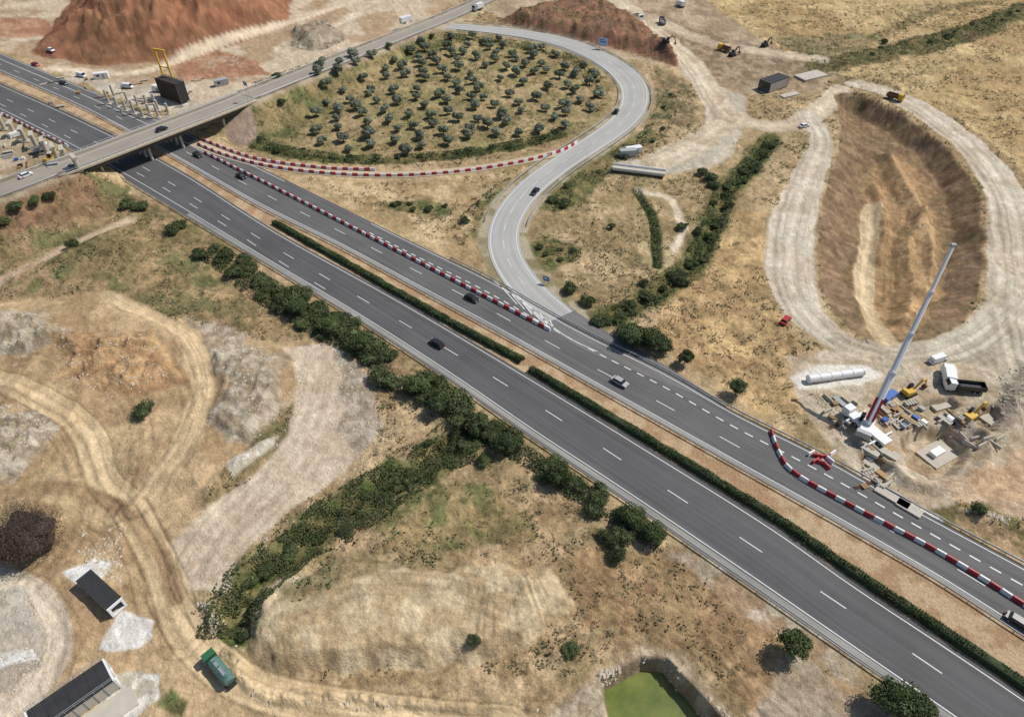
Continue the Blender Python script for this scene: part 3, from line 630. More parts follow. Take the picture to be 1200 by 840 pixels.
for q in ((568,542,2),(445,446,2.6),(173,487,2.8),(86,290,2.4),(150,242,3),(165,245,3),(205,272,3),(212,266,2.6),(20,245,2.6),(45,240,2.6),(60,234,2.4),(5,262,2.2),(675,352,3),(668,342,2.6),(688,356,2.4),(830,212,3),(836,220,2.6),(822,205,2.6),(715,268,1.8),(800,268,2),(1115,607,1.4),(1145,600,1.6),(648,236,2.),(660,240,2.3),(330,122,2),(668,762,1.6),(555,752,1.2)): bush(*q)
chain([(700,378),(730,392),(775,406)],14,2.2,3.8,2.)
D_=dict(label='green shrub growing along the ditch',group='shrubs along the ditch')
chain(STR,26,1.2,2.6,2.2,**D_); chain([(770,345),(800,318),(830,285)],8,1.4,2.4,2.2,**D_); chain(REED,16,.9,2.,2.6,**D_)
chain([(455,240),(490,243),(520,250)],7,1.,1.7,1.5,group='low shrubs'); chain([(545,272),(556,254),(580,228),(612,206)],6,.8,1.6,1.4,group='low shrubs'); chain([(615,295),(640,300),(670,300)],6,.8,1.6,2,group='low shrubs')
E_=dict(group='shrubs edging the loop')
chain([(300,168),(360,182),(440,188),(520,184),(600,172),(660,157)],22,.9,1.9,1.4,**E_); chain([(300,120),(380,90),(450,62),(500,44)],12,1.2,2.2,2.5,**E_)
chain([(520,48),(600,54),(670,70),(700,94),(704,120),(688,144)],9,.8,1.6,1.,**E_); chain([(672,222),(730,182),(768,152),(785,110)],8,.8,1.8,2.5,group='low shrubs')
chain([(1000,62),(1060,52),(1130,38),(1200,10)],12,1.0,2.2,4,label='dark scrub on a dry hillside',group='hillside scrub')
for q in ((862,462,2.4),(802,426,2.4),(925,765,3.4),(1035,828,3.6),(1050,835,4.),(1068,838,3.2),(490,460,3.5),(515,480,3.4),(560,505,3.2),(590,529,3.),(655,564,3.),(740,614,3.1),(765,632,2.8),(738,404,3.6),(762,409,3.2),(385,392,3.2),(425,412,3.2),(350,370,3.)): tree(*q)
BT=crown(70,6.,8.4,34,26000,.17,base=.12,core=.6,matl=LP,spread=.66,shell=.3,asp=.3); tree(38,640,6.4,'bare_tree','large bushy tree with brown bare twigs','trees by the works',[BT],trunkmesh(7,.4),6.)
# olives
LW_=poly(LOOP)[:,:2]; pts=[]
x0,x1,y0,y1=LW_[:,0].min(),LW_[:,0].max(),LW_[:,1].min(),LW_[:,1].max()
st=9.2; a=.35
gx=np.arange(-40,40)*st
for u in gx:
    for v in gx:
        pts.append(((x0+x1)/2+u*math.cos(a)-v*math.sin(a)+random.gauss(0,1.2),(y0+y1)/2+u*math.sin(a)+v*math.cos(a)+random.gauss(0,1.2)))
pa=np.array(pts); sdv=sdpoly(LW_,pa[:,0],pa[:,1])
for (x,y),s_ in zip(pts,sdv):
    if s_>5 and random.random()<.92 and x+ (y-260)*.25> -78:
        tree(0,0,random.uniform(2.3,3.5),'olive_tree','grey-green olive tree in dry grass','olive grove inside the ramp loop',OLV,TRKO,2.3,'olive tree',wld=(x,y,hz(x,y)))
# hedges, reeds
def leafstrip(name,path,w,h,dens,ls,m,label,cat,kind=None,patch=0.,core=None):
    p=resamp(path[:,:3],.5); nn=normals(p); L=len(p)*.5; n=int(L*dens); r=rng
    k=r.integers(0,len(p),n); ww=w*(.6+.8*vn(k*.06,k*0.+.5)) if patch else np.full(n,w*1.); o_=(r.random(n)-.5)*ww; x=p[k,0]+nn[k,0]*o_+r.normal(size=n)*.1;y=p[k,1]+nn[k,1]*o_+r.normal(size=n)*.1
    if patch:
        fm=np.array([fmv(a,b_) for a,b_ in zip(x,y)])
        kp=(fbm(x/3.,y/3.,4,55.)>patch)&(fm>.3); k,o_,x,y,ww=k[kp],o_[kp],x[kp],y[kp],ww[kp]; n=len(x)
    env=np.sqrt(np.clip(1-(2*o_/ww)**2,0.05,1)); hh=h*env*(.7+.6*vn(k*.21+5,o_))
    g=np.array([hz(a,b_) for a,b_ in zip(x,y)]); z=g+hh*(1-.5*r.random(n)**2)
    c=np.stack([x,y,z],1); nrm=r.normal(size=(n,3))*.8+np.array([0,0,.8]); nrm/=np.linalg.norm(nrm,axis=1)[:,None]
    t=np.cross(nrm,r.normal(size=(n,3)));t/=np.linalg.norm(t,axis=1)[:,None];bt=np.cross(nrm,t);s=ls*(.6+.8*r.random(n))[:,None]
    V=np.stack([c-t*s,c-bt*s*.6,c+t*s,c+bt*s*.6],1).reshape(-1,3); Fq=np.arange(n*4).reshape(-1,4); mi=np.zeros(len(Fq)); ms=[m]
    if core:
        q=resamp(path[:,:3],1.);qn=normals(q);N_=len(q);o=len(V);R_=[]
        wob=.8+.4*vn(np.arange(N_)*.4,np.zeros(N_))
        for of,zz in ((-w*.46,0),(-w*.34,h*.72),(w*.34,h*.72),(w*.46,0)):
            b_=q.copy(); b_[:,:2]+=qn*(of*wob)[:,None]; b_[:,2]=zz*wob if zz else 0; R_.append(b_)
        V=np.vstack([V]+R_); i=np.arange(N_-1); ff=np.vstack([np.stack([o+i+a*N_,o+i+a*N_+1,o+i+(a+1)*N_+1,o+i+(a+1)*N_],1) for a in range(3)]); Fq=np.vstack([Fq,ff]); mi=np.r_[mi,np.ones(len(ff))]; ms=[m,core]
    return tag(link(bpy.data.objects.new(name,npmesh(name,V,Fq,ms,mi=mi))),label,cat,kind=kind)
leafstrip('hedge',W([(322,262),(400,306),(470,346),(545,388),(612,424)]),2.2,1.6,140,.17,LH,'clipped green hedge along the motorway median','hedge',core=LHC)
leafstrip('hedge',W([(622,434),(760,517),(900,603),(1000,672),(1100,738),(1200,805),(1320,888)]),2.2,1.6,140,.17,LH,'clipped green hedge along the motorway median','hedge',core=LHC)
leafstrip('reeds',W(REED),12,1.1,300,.21,LR,'patchy green reeds and scrub along a ditch','reeds','stuff',patch=.44)
leafstrip('reeds',W([(905,162),(880,195),(858,222)]),4.5,1.2,70,.3,LR,'bright green reeds in the ditch','reeds','stuff',patch=.35)
leafstrip('reeds',W(STR2),2.6,1.,60,.25,LR,'green reeds in a narrow ditch','reeds','stuff',patch=.35)
LS='low mixed green scrub over dry ground'
for pt,w,h,dn,pc in (([(300,168),(360,182),(440,188),(520,184),(600,172),(660,157)],7,1.3,80,.44),([(300,120),(380,90),(450,62),(500,44),(600,52),(670,70),(700,96)],8,1.3,60,.5),(STR,8,1.2,70,.5),([(545,270),(556,250),(585,225),(630,200)],7,.9,60,.5),([(960,78),(1050,58),(1130,38),(1210,8)],14,1.4,60,.5),([(640,244),(690,208),(768,155),(780,112)],10,1.,60,.5),([(612,300),(680,300)],10,.9,60,.5),([(250,294),(330,354),(455,422)],9,1.6,150,.42),([(470,444),(620,534),(785,636)],7,1.4,120,.44),([(700,380),(780,408)],8,1.3,90,.44)):
    leafstrip('scrub',W(pt),w,h,dn,.26,LB,LS,'scrub','stuff',patch=pc)
def weeds(name,n,size,m,label,seed,thr,amin=.7,k=6,hgt=.5):
    r=np.random.default_rng(seed); Yw=r.uniform(48,430,n*8); Xw=r.uniform(-320,320,n*8)
    th=np.arctan2(H0,Yw);py=CY+F*np.tan(th-P);s=(py-YH)*cp/H0;u=CX+Xw*s
    ok=(u>-60)&(u<1260)&(py>-10)&(py<880)
    ri=np.clip(((py+150)/2+i0).astype(int),0,nr-1);ci=np.clip(((u+260)/2+j0).astype(int),0,nc-1)
    av=A.reshape(nr,nc)[ri,ci]; ok&=(av>amin)&(fbm(Xw/9,Yw/9,4,seed*3.)>thr)&(sdh.reshape(nr,nc)[ri,ci]<-1.5)&(FMg[ri,ci]>.9)
    x=Xw[ok][:n];y=Yw[ok][:n];g=Hg[ri,ci][ok][:n]; n=len(x)
    sc_=(.4+1.2*r.random(n)**2)
    x=np.repeat(x,k)+r.normal(size=n*k)*size*.7*np.repeat(sc_,k);y=np.repeat(y,k)+r.normal(size=n*k)*size*.7*np.repeat(sc_,k);sz=np.repeat(size*sc_,k)
    z=np.repeat(g,k)+sz*hgt*r.random(n*k)+.05; c=np.stack([x,y,z],1); N_=len(x)
    nrm=r.normal(size=(N_,3))*.6+np.array([0,0,.8]);nrm/=np.linalg.norm(nrm,axis=1)[:,None];t=np.cross(nrm,r.normal(size=(N_,3)));t/=np.linalg.norm(t,axis=1)[:,None];bt=np.cross(nrm,t);s=(sz*.45)[:,None]
    V=np.stack([c-t*s,c-bt*s*.6,c+t*s,c+bt*s*.6],1).reshape(-1,3)
    tag(link(bpy.data.objects.new(name,npmesh(name,V,np.arange(N_*4).reshape(-1,4),m))),label,'weeds',kind='stuff')
weeds('weeds',20000,.5,LW,'low dry olive-coloured weeds scattered over the ground',3,.46,.6)
weeds('weeds',5000,.65,LR,'scattered clumps of green weeds on dry ground',8,.55,.78)
def rubble(polys,n,s0,s1,m=ROCK,label='loose pale rocks and rubble on bare earth'):
    V=[];Fc=[]
    for pl in polys:
        pw=poly(pl)[:,:2]; a,b_=pw.min(0),pw.max(0); q=rng.random((n*3,2))*(b_-a)+a; q=q[sdpoly(pw,q[:,0],q[:,1])>0]; q=q[fbm(q[:,0]/3,q[:,1]/3,3,5.)>.45][:n]
        for x,y in q:
            s=s0+(s1-s0)*random.random()**3; z=hz(x,y); o=len(V)
            for dx,dy,dz in ((1,0,0),(0,1,0),(-1,0,0),(0,-1,0),(0,0,.9),(.5,.4,.7)):
                V.append((x+dx*s*random.uniform(.6,1.2),y+dy*s*random.uniform(.6,1.2),z+dz*s*random.uniform(.5,1.)-.05))
            Fc+=[(o,o+1,o+5),(o+5,o+1,o+4),(o+1,o+2,o+4),(o+2,o+3,o+4),(o+3,o,o+4),(o,o+5,o+4)]
    me=bpy.data.meshes.new('rubble');me.from_pydata(V,[],Fc);me.materials.append(m);tag(link(bpy.data.objects.new('rubble',me)),label,'rubble',kind='stuff')
rubble([[(345,400),(360,410),(350,500),(270,570),(262,560),(335,500)],[(385,402),(440,450),(450,500),(415,545),(395,500)],[(232,700),(255,700),(300,790),(330,805),(500,818),(640,826),(640,836),(300,828)],[(250,410),(325,415),(340,470),(300,520)],[(-10,365),(60,372),(80,400),(0,420)],[(0,480),(50,480),(65,520),(0,560)],[(230,705),(250,710),(262,745),(240,740)],[(220,370),(300,392),(330,420),(270,425)],[(400,545),(455,500),(460,520),(300,650),(290,640)],[(-20,690),(40,700),(60,790),(0,830)],[(60,400),(180,395),(225,450),(150,475),(80,450)],[(100,610),(150,620),(140,690),(90,650)]],600,.1,.5)
rubble([[(945,455),(975,460),(1000,500),(985,510)],[(1100,480),(1180,470),(1180,500),(1110,510)],[(700,790),(755,758),(765,765),(705,800)],[(780,765),(860,845),(835,850),(775,785)],[(235,75),(275,62),(290,75),(250,85)],[(1120,600),(1180,610),(1180,620)],[(975,120),(990,125),(985,200),(970,240)],[(1050,180),(1090,190),(1095,340),(1070,370)],[(1165,440),(1200,425),(1210,480),(1170,480)],[(985,520),(1010,515),(1060,575),(1040,585)]],240,.12,.65)
# ---------- guard rails
def guard(path,label):
    g=empty('guard_rail',label,'guard rail','guard rails'); slab('rail',path,-.07,.07,.78,.42,STEEL,g); postsof(path,0,.7,4,g)
def offs(path,o_):
    p=resamp(path[:,:3],3.); nn=normals(p); p=p.copy(); p[:,:2]+=nn*o_; p[:,2]=.0; return p
guard(offs(wLCL,-.6),'long grey steel guard rail beside the dark carriageway')
guard(offs(wUCL,-.7),'long grey steel guard rail beside the motorway median')
guard(offs(wLCU,.6)[:60],'long grey steel guard rail beside the motorway median')
q=offs(wUCU,.6); guard(q[int(len(q)*.66):],'long grey steel guard rail beside the motorway')
# ---------- barriers
def bmesh_(m):
    mb=MB(); mb.box((0,0,.22),(1.95,.7,.44),top=(.97,.78)); mb.box((0,0,.7),(1.9,.54,.52),top=(.96,.6)); return mb.mesh('traffic_barrier',m)
BR=[bmesh_(REDP),bmesh_(WHP)]
def barriers(path,zo,group,step=1.85):
    p=resamp(path[:,:3],step)
    for i in range(len(p)-1):
        d=p[i+1]-p[i]; o=bpy.data.objects.new('traffic_barrier',BR[i%2]); c=(p[i]+p[i+1])/2
        o.location=(c[0],c[1],c[2]+zo); o.rotation_euler[2]=math.atan2(d[1],d[0])+random.gauss(0,.02); link(o)
        tag(o,('red' if i%2==0 else 'white')+' plastic traffic barrier standing on the asphalt','traffic barrier',group)
barriers(W([(232,170),(262,182),(310,195),(380,204),(460,207),(540,202),(610,191),(655,179),(676,168)]),.1,'barriers along the slip lane',2.02)
barriers(W([(238,165),(300,187),(380,198),(440,200)]),.1,'barriers along the slip lane',2.02)
barriers(W([(240,180),(340,230),(460,292),(560,344),(645,388)]),.06,'barriers along the closed lane',2.02)
barriers(W([(903,505),(912,530),(930,555),(1000,595),(1100,648),(1200,710),(1240,735)]),.06,'barriers along the closed lane',2.0)
barriers(W([(0,133),(40,153),(80,172)]),.06,'barriers by the bridge piers',2.02)
# ---------- vehicles
def wheelm(r,w): return MB().cyl((0,-w/2,0),(0,w/2,0),r,r,14).cyl((0,-w/2-.01,0),(0,w/2+.01,0),r*.55,r*.55,10,1).mesh('wheel',[TYRE,STEEL])
WC=wheelm(.33,.24);WT=wheelm(.5,.34)
def place(e,px,py,to,z=None):
    p=Gt(px,py) if z is None else Vector(G(px,py,z)); q=G(to[0],to[1],p.z); e.location=p; e.rotation_euler[2]=math.atan2(q[1]-p.y,q[0]-p.x)
def car(px,py,to,m,cn,where,z=None,van=False):
    e=empty('van' if van else 'car',f'{cn} {"van" if van else "car"} {where}','van' if van else 'car','vehicles on the roads' if not van else 'vans on site')
    L=2.6 if van else 2.2; H=1.0 if van else .92
    mb=MB(); mb.prism([(-L,.32),(-L-.05,.62),(-L+.08,H),(L*.5,H),(L-.12,H-.16),(L+.02,.58),(L,.3)],-.88,.88,0)
    top=1.95 if van else 1.43
    if van: mb.box((-.35,0,(H+top)/2+.1),(4.0,1.7,top-H-.2),0,(.97,.9))
    mb.box((-.3 if not van else -.35,0,top),((2.0 if not van else 3.9),(1.32 if not van else 1.55),.05),0)
    mb.obj('body',m,e)
    if not van: MB().box((-.25,0,(H+top)/2),(3.0,1.62,top-H-.03),0,(.66,.82),off=(-.08,0)).obj('window',GLASS,e)
    else: MB().box((1.72,0,(H+top)/2+.05),(.5,1.6,top-H-.2),0,(.4,.92),off=(-.12,0)).obj('windscreen',GLASS,e)
    for x in (-L*.62,L*.62):
        for y in (-.82,.82):
            w=bpy.data.objects.new('wheel',WC); w.location=(x,y,.33); link(w,e)
    for y in (-.62,.62): MB().box((L-.0,y,.62),(.12,.34,.16)).obj('headlight',LAMP,e); MB().box((-L-.02,y,.72),(.1,.3,.16)).obj('tail_light',CARRED,e)
    place(e,px,py,to,z); return e
car(512,404,(300,280),DARK,'black','driving on the dark asphalt carriageway',.07)
car(726,449,(850,520),SILV,'silver','driving on the motorway',.07)
car(553,351,(650,400),DARK,'dark','driving past the plastic barriers',.07)
car(283,208,(340,238),DARK,'dark','driving on the motorway near the overpass',.07)
car(232,183,(280,208),DARK,'black','leaving the overpass shadow',.07)
car(1192,730,(1240,760),DARK,'black','driving on the motorway beside barriers',.07)
car(31,207,(100,181),WHITE,'white','driving on the overpass road',7.35)
car(86,197,(20,222),SILV,'silver','crossing the overpass',7.55); car(190,153,(230,138),DARK,'dark','crossing the overpass',7.55)
car(415,66,(480,40),DARK,'dark','on the elevated approach road',5.1)
car(722,132,(735,110),DARK,'dark','driving round the loop ramp',.12); car(627,226,(600,255),DARK,'dark','driving down the loop ramp',.12)
car(920,377,(935,360),CARRED,'red','parked beside the haul road'); car(942,149,(990,140),WHITE,'white','driving on the dirt haul road')
car(42,77,(60,82),CARRED,'red','parked on the works compound'); car(96,90,(120,96),WHITE,'white','parked on the works compound',van=True)
car(1098,423,(1120,416),WHITE,'white','parked beside the crane site',van=True); car(150,103,(170,105),WHITE,'white','parked on the works compound',van=True); car(75,99,(95,104),DARK,'dark','driving on the far motorway carriageway',.07); car(60,60,(80,66),WHITE,'white','parked on the works compound'); car(20,160,(50,150),WHITE,'white','parked near concrete piers',van=True)
def truck(px,py,to,mc,kind,mt,label,z=None,L=7.5,group='trucks around the works'):
    e=empty('tanker_truck' if kind=='tank' else 'truck',label,'truck',group); h=L/2
    MB().prism([(h-2.0,.7),(h-2.0,2.9),(h-.5,2.95),(h-.1,2.0),(h,1.2),(h,.6)],-1.2,1.2).obj('cab',mc,e)
    MB().prism([(h-.47,2.75),(h-.06,1.98),(h-.03,2.02),(h-.42,2.82)],-1.05,1.05).obj('windscreen',GLASS,e)
    MB().box((-.2,0,.8),(L-.5,.9,.3)).obj('chassis',DARK,e)
    if kind=='tank':
        mb=MB(); n=20; V=[];ring=[( -h+.1,.75),(-h+.3,.95),(-h+.5,1.),(h-2.8,1.),(h-2.5,.95),(h-2.35,.75)]
        for x,s in ring:
            for i in range(n):
                a=6.283*i/n; V.append((x,math.cos(a)*1.2*s,1.95+math.sin(a)*.95*s))
        nn_=len(ring); Fc=[tuple(range(n)),tuple(range(nn_*n-1,(nn_-1)*n-1,-1))]
        for k in range(nn_-1):
            for i in range(n): Fc.append((k*n+i,k*n+(i+1)%n,(k+1)*n+(i+1)%n,(k+1)*n+i))
        mb.add(V,Fc)
        for x in (-h+1.3,-.6,h-3.4): mb.cyl((x,0,2.8),(x,0,3.05),.32,.32,10)
        for x in (-h+.9,-h+2.4,.3,h-3.): 
            for i in range(16):
                a0=math.pi*i/16;a1=math.pi*(i+1)/16; mb.beam((x,math.cos(a0)*1.22,1.95+math.sin(a0)*.97),(x,math.cos(a1)*1.22,1.95+math.sin(a1)*.97),.06,.12)
        mb.obj('tank',mt,e)
        mb=MB(); mb.box((-.9,0,3.02),(L-4,.5,.05)); 
        for s_ in (-.28,.28): mb.box((-.9,s_,3.3),(L-4,.04,.04)); 
        mb.obj('walkway',STEEL,e); MB().box((-h-.15,0,1.),(.4,1.6,.8)).cyl((-h-.3,-.9,.7),(-h-.3,.9,.7),.12,.12,8).obj('spray_bar',DARK,e)
    elif kind=='tipper':
        mb=MB(); w=L-2.4; cx=-h+w/2
        mb.box((cx,0,1.1),(w,2.3,.15)); mb.box((cx,1.15,1.75),(w,.1,1.2));mb.box((cx,-1.15,1.75),(w,.1,1.2));mb.box((cx+w/2,0,1.9),(.1,2.4,1.5));mb.box((cx-w/2,0,1.7),(.1,2.4,1.1)); mb.box((cx,0,1.4),(w-.2,2.2,.4),1,(.7,.5))
        mb.obj('tipper_body',[mt,DARK if mt is DARK else WOOD],e)
    else:
        w=L-2.3; MB().box((-h+w/2,0,2.15),(w,2.4,2.3),top=(.99,.98)).obj('cargo_box',mt,e)
    for x in (-h+1.,-h+2.3,h-1.1):
        for y in (-1.,1.):
            w=bpy.data.objects.new('wheel',WT); w.location=(x,y,.5); link(w,e)
    place(e,px,py,to,z); return e
tk=truck(259,786,(238,760),GREENP,'tank',TEAL,'green tanker truck spraying water on the dirt track',L=8.8); tk.scale=(.88,.88,.88)
truck(476,27,(560,0),WHITE,'box',WHITE,'white box truck on the approach road',2.9)
truck(1128,457,(1080,452),WHITE,'tipper',DARK,'white cab truck with a long dark trailer',L=9)
truck(1108,444,(1105,425),WHITE,'box',WHITE,'white truck parked beside the crane site',L=6)
truck(1048,117,(1075,125),YEL,'tipper',RUST,'brown dump truck on the pale haul road',L=7.)
truck(748,23,(760,30),WHITE,'tipper',SILV,'white dump truck on the earthworks',L=6.5); truck(776,28,(770,20),DARK,'tipper',SILV,'dark dump truck on the earthworks',L=6.5); truck(848,60,(830,54),YEL,'tipper',RUST,'brown dump truck on the earthworks',L=6.5); truck(560,12,(520,26),SILV,'box',WHITE,'pale truck near the junction',1.3)
truck(190,108,(150,104),WHITE,'tipper',SILV,'white truck beside the formwork tower'); truck(50,178,(80,170),WHITE,'tipper',SILV,'white tipper truck near concrete piers',L=6.5)
truck(797,8,(780,0),WHITE,'box',WHITE,'white truck on the distant earthworks',L=6)
def excavator(px,py,to,m,label):
    e=empty('excavator',label,'excavator','excavators on site')
    for y in (-1.1,1.1): MB().prism([(-1.7,.1),(-2,.45),(-1.7,.85),(1.7,.85),(2,.45),(1.7,.1)],y-.3,y+.3).obj('track',TYRE,e)
    mb=MB(); mb.box((-.4,0,1.45),(3.2,2.4,.9),0,(.96,.95)); mb.box((-1.5,0,2.),(1.0,2.2,.4)); mb.obj('body',m,e)
    MB().box((.7,.75,2.2),(1.3,.95,1.5),0,(.85,.9)).obj('cab',GLASS,e)
    MB().beam((.9,-.2,1.7),(3.,-.2,4.2),.45,.5).beam((3.,-.2,4.2),(4.8,-.2,3.8),.42,.48,.3).obj('boom',m,e)
    MB().beam((4.6,-.2,4.),(5.6,-.2,1.4),.32,.4,.22).obj('arm',m,e)
    MB().prism([(5.3,1.5),(5.9,1.4),(6.,.7),(5.4,.3),(4.9,.6),(5.1,.8)],-.75,.35).obj('bucket',RUST,e)
    place(e,px,py,to); e.scale=(.9,.9,.9)
excavator(1064,462,(1080,455),YEL,'yellow excavator at the crane site'); excavator(1135,491,(1150,481),YEL,'yellow-orange excavator digging beside a pit'); excavator(896,55,(910,50),DARK,'dark excavator on earthworks'); excavator(858,66,(870,62),DARK,'dark excavator on earthworks'); excavator(60,190,(80,180),YEL,'yellow excavator below the overpass'); excavator(780,52,(800,55),DARK,'dark excavator on earthworks')
# ---------- crane
ce=empty('mobile_crane','white mobile crane with long raised telescopic boom','crane')
b0=Gt(1013,503); tip=Vector(G(1117,288,37)); ce.location=b0; rel=tip-b0
ang=math.atan2(rel.y,rel.x); ca=ang+1.1
def rot(x,y,a): return (x*math.cos(a)-y*math.sin(a),x*math.sin(a)+y*math.cos(a))
MB().box((0,0,1.2),(12,2.6,.9),rz=ca).obj('carrier',WHITE,ce); x,y=rot(5.2,0,ca); MB().box((x,y,2.1),(2.2,2.5,1.3),0,(.8,.9),rz=ca).obj('cab',WHITE,ce)
x,y=rot(6.1,0,ca); MB().box((x,y,2.2),(.5,2.2,.8),0,(.5,.9),rz=ca).obj('windscreen',GLASS,ce)
for k in range(5):
    for s_ in (-1.1,1.1):
        x,y=rot(-4.8+k*2.2,s_,ca); w=bpy.data.objects.new('wheel',WT); w.location=(x,y,.5); w.scale=(1.25,1.25,1.25);w.rotation_euler[2]=ca; link(w,ce)
for kx in (-4,3.4):
    for s_ in (-1,1):
        a0=rot(kx,0,ca);a1=rot(kx,s_*3.8,ca); MB().beam((a0[0],a0[1],1.),(a1[0],a1[1],1.),.35).cyl((a1[0],a1[1],.05),(a1[0],a1[1],1.1),.15).box((a1[0],a1[1],.06),(1.,1.,.12)).obj('outrigger',WHITE,ce)
x,y=rot(-1.5,0,ang); MB().box((x,y,2.4),(5,2.6,1.3),0,(.95,.9),rz=ang).obj('superstructure',WHITE,ce)
x,y=rot(-4.2,0,ang); MB().box((x,y,2.4),(1.1,3.2,1.5),rz=ang).obj('counterweight',SILV,ce)
x,y=rot(.8,1.5,ang); MB().box((x,y,2.8),(1.8,1.,1.6),0,(.8,.9),rz=ang).obj('operator_cab',GLASS,ce)
p0=Vector((*rot(-1.5,0,ang),3.3)); d=(rel-p0); L=d.length; d.normalize()
mb=MB(); sec=[(0,.30,1.5),(.26,.52,1.2),(.50,.75,1.),(.73,1.,.75)]
for a_,b_,w in sec: mb.cyl(p0+d*L*a_,p0+d*L*b_,w/2*1.1,w/2*1.1,8)
mb.beam(p0+d*L*.02,p0+d*L*.15,1.75,1.4,m=1)
for t_,w in ((.30,1.7),(.52,1.42),(.75,1.2)): mb.beam(p0+d*(L*t_-.3),p0+d*(L*t_+.1),w,m=0)
mb.obj('boom',[WHITE,REDP],ce)
MB().cyl(Vector((*rot(1.6,0,ang),2.6)),p0+d*L*.2,.25,.18,10).obj('lift_cylinder',STEEL,ce)
MB().box(p0+d*L,(1.,.8,.9)).obj('boom_head',SILV,ce)
hk=p0+d*(L+.3); MB().cyl(hk,hk-Vector((0,0,6)),.04,.04,6).obj('hoist_cable',DARK,ce); MB().box(hk-Vector((0,0,6.4)),(.5,.3,.9)).cyl(hk-Vector((0,0,6.8)),hk-Vector((0,0,7.4)),.12,.05,8).obj('hook_block',YEL,ce)
# ---------- structures
def place_box(name,label,cat,px,py,to,d,m,group=None,top=(1,1),zadd=0):
    o=MB().box((0,0,d[2]/2-.2),(d[0],d[1],d[2]+.4),0,top).obj(name,m); place(o,px,py,to); o.location.z+=zadd; tag(o,label,cat,group); return o
def culvert(px,py,to,L,w,h,label,base=WHITE,rail=False):
    e=empty('box_culvert',label,'culvert','precast culverts')
    mb=MB()
    for s_ in (-1,1):
        mb.box((0,s_*(w/2-.15),h*.5+.1),(L,.3,h-.2))
        for k in range(int(L/1.6)): mb.box((-L/2+.8+k*1.6,s_*(w/2+.06),h*.5),(.15,.12,h-.1),1)
    mb.box((0,0,.1),(L,w-.62,.2)); mb.obj('frame',[CONC,SILV],e)
    mb=MB(); mb.box((0,0,h+.12),(L-.2,w+.1,.22))
    for k in range(int(L/1.6)): mb.box((-L/2+.9+k*1.6,0,h+.255),(.07,w,.05))
    mb.obj('cover',BLACK,e)
    for x in (L/2+.15,-L/2-.15):
        mb=MB(); mb.box((x,0,.2),(.3,w+.1,.4)); mb.box((x,0,h+.05),(.3,w+.1,.5))
        for y in (-w/2+.2,w/2-.2): mb.box((x,y,h/2+.1),(.3,.5,h-.6))
        if rail: mb.box((x,0,h/2+.1),(.3,.4,h-.6))
        mb.obj('portal',base,e)
    if rail:
        mb=MB()
        for s_ in (-1,1):
            for zz in (.55,1.05): mb.box((0,s_*w/2,h+.2+zz),(L,.06,.06))
            for k in range(int(L/1.5)+1): mb.box((-L/2+k*1.5,s_*w/2,h+.75),(.06,.06,1.1))
        mb.obj('railing',STEEL,e)
    place(e,px,py,to); return e
culvert(122,698,(148,722),10,2.9,2.4,'long precast box culvert with black cover and white end')
culvert(92,824,(132,796),12,4.8,3.0,'large white precast structure with railings under a ribbed cover',rail=True)
place_box('concrete_slab','pale concrete slab beneath the precast structure','slab',122,838,(154,817),(10,4,.3),CONC)
culvert(905,103,(880,112),12,6,4.,'dark concrete underpass box in the earthworks',CONCD)
place_box('concrete_slab','pale concrete slab roof beside the underpass','slab',950,90,(975,84),(14,7,.8),CONC)
place_box('concrete_slab','pale concrete slab beside the underpass','slab',925,112,(950,106),(9,3,.5),CONC)
e=empty('small_bridge','narrow pale concrete bridge over the ditch','bridge'); MB().box((0,0,1.),(19,3.6,.5)).obj('deck',CONC,e)
for s_ in (-1,1): MB().box((0,s_*1.7,1.6),(19,.2,.68)).obj('parapet',WHITE,e); MB().box((s_*8.5,0,.3),(1,3.4,.88)).obj('abutment',CONCD,e)
place(e,748,203,(780,207))
def hut(px,py,to,m,label,s=1.):
    e=empty('site_container',label,'container','site containers'); MB().box((0,0,1.3),(6,2.4,2.5)).box((0,0,2.6),(6.1,2.5,.1)).obj('body',m,e); MB().box((1.,-1.22,1.15),(.9,.06,2.)).obj('door',SILV,e); MB().box((-1.2,-1.22,1.6),(1.2,.06,.8)).obj('window',GLASS,e); place(e,px,py,to); e.scale=(s,s,s)
hut(742,180,(755,178),WHITE,'white site container by the dirt track'); hut(735,183,(720,184),SILV,'grey site container by the dirt track'); hut(1040,468,(1050,461),BLUE,'blue container beside the crane',.7); hut(120,92,(140,90),WHITE,'white container on the compound'); hut(260,100,(280,96),SILV,'grey container on the compound')
pe=MB(); pe.cyl((-7.5,0,1.),(7.5,0,1.),1.,1.,20)
for k in range(6): pe.cyl((-7.4+k*2.9,0,1.),(-7.2+k*2.9,0,1.),1.08,1.08,20)
po=pe.obj('concrete_pipe',WHP); place(po,978,443,(1015,438)); tag(po,'long white concrete pipe lying on pale ground','pipe')
def column(px,py,h,cap,to,label='bare concrete pier with cap beam under construction',r=.55):
    e=empty('concrete_pier',label,'pier','new bridge piers'); MB().cyl((0,0,-.3),(0,0,h),r,r,12).obj('shaft',CONC,e)
    if cap: MB().box((0,0,h+.4),(1.4,cap,.8),0).obj('cap_beam',CONC,e)
    MB().box((0,0,.15),(2.2,2.2,.5)).obj('footing',CONC,e); place(e,px,py,to)
for i in range(8): column(6+i*12.5,152+i*7.,5.,4.6,(60+i*13,148+i*5),r=.8)
for i,(x,y) in enumerate([(128,122),(138,126),(148,130),(158,134),(168,138),(176,134),(186,138),(150,120),(162,124),(174,128),(186,130),(198,134),(135,116),(182,122)]): column(x,y,4.5 if i%3 else 6,0,(x+10,y),'slender bare concrete pier with rebar',.5)
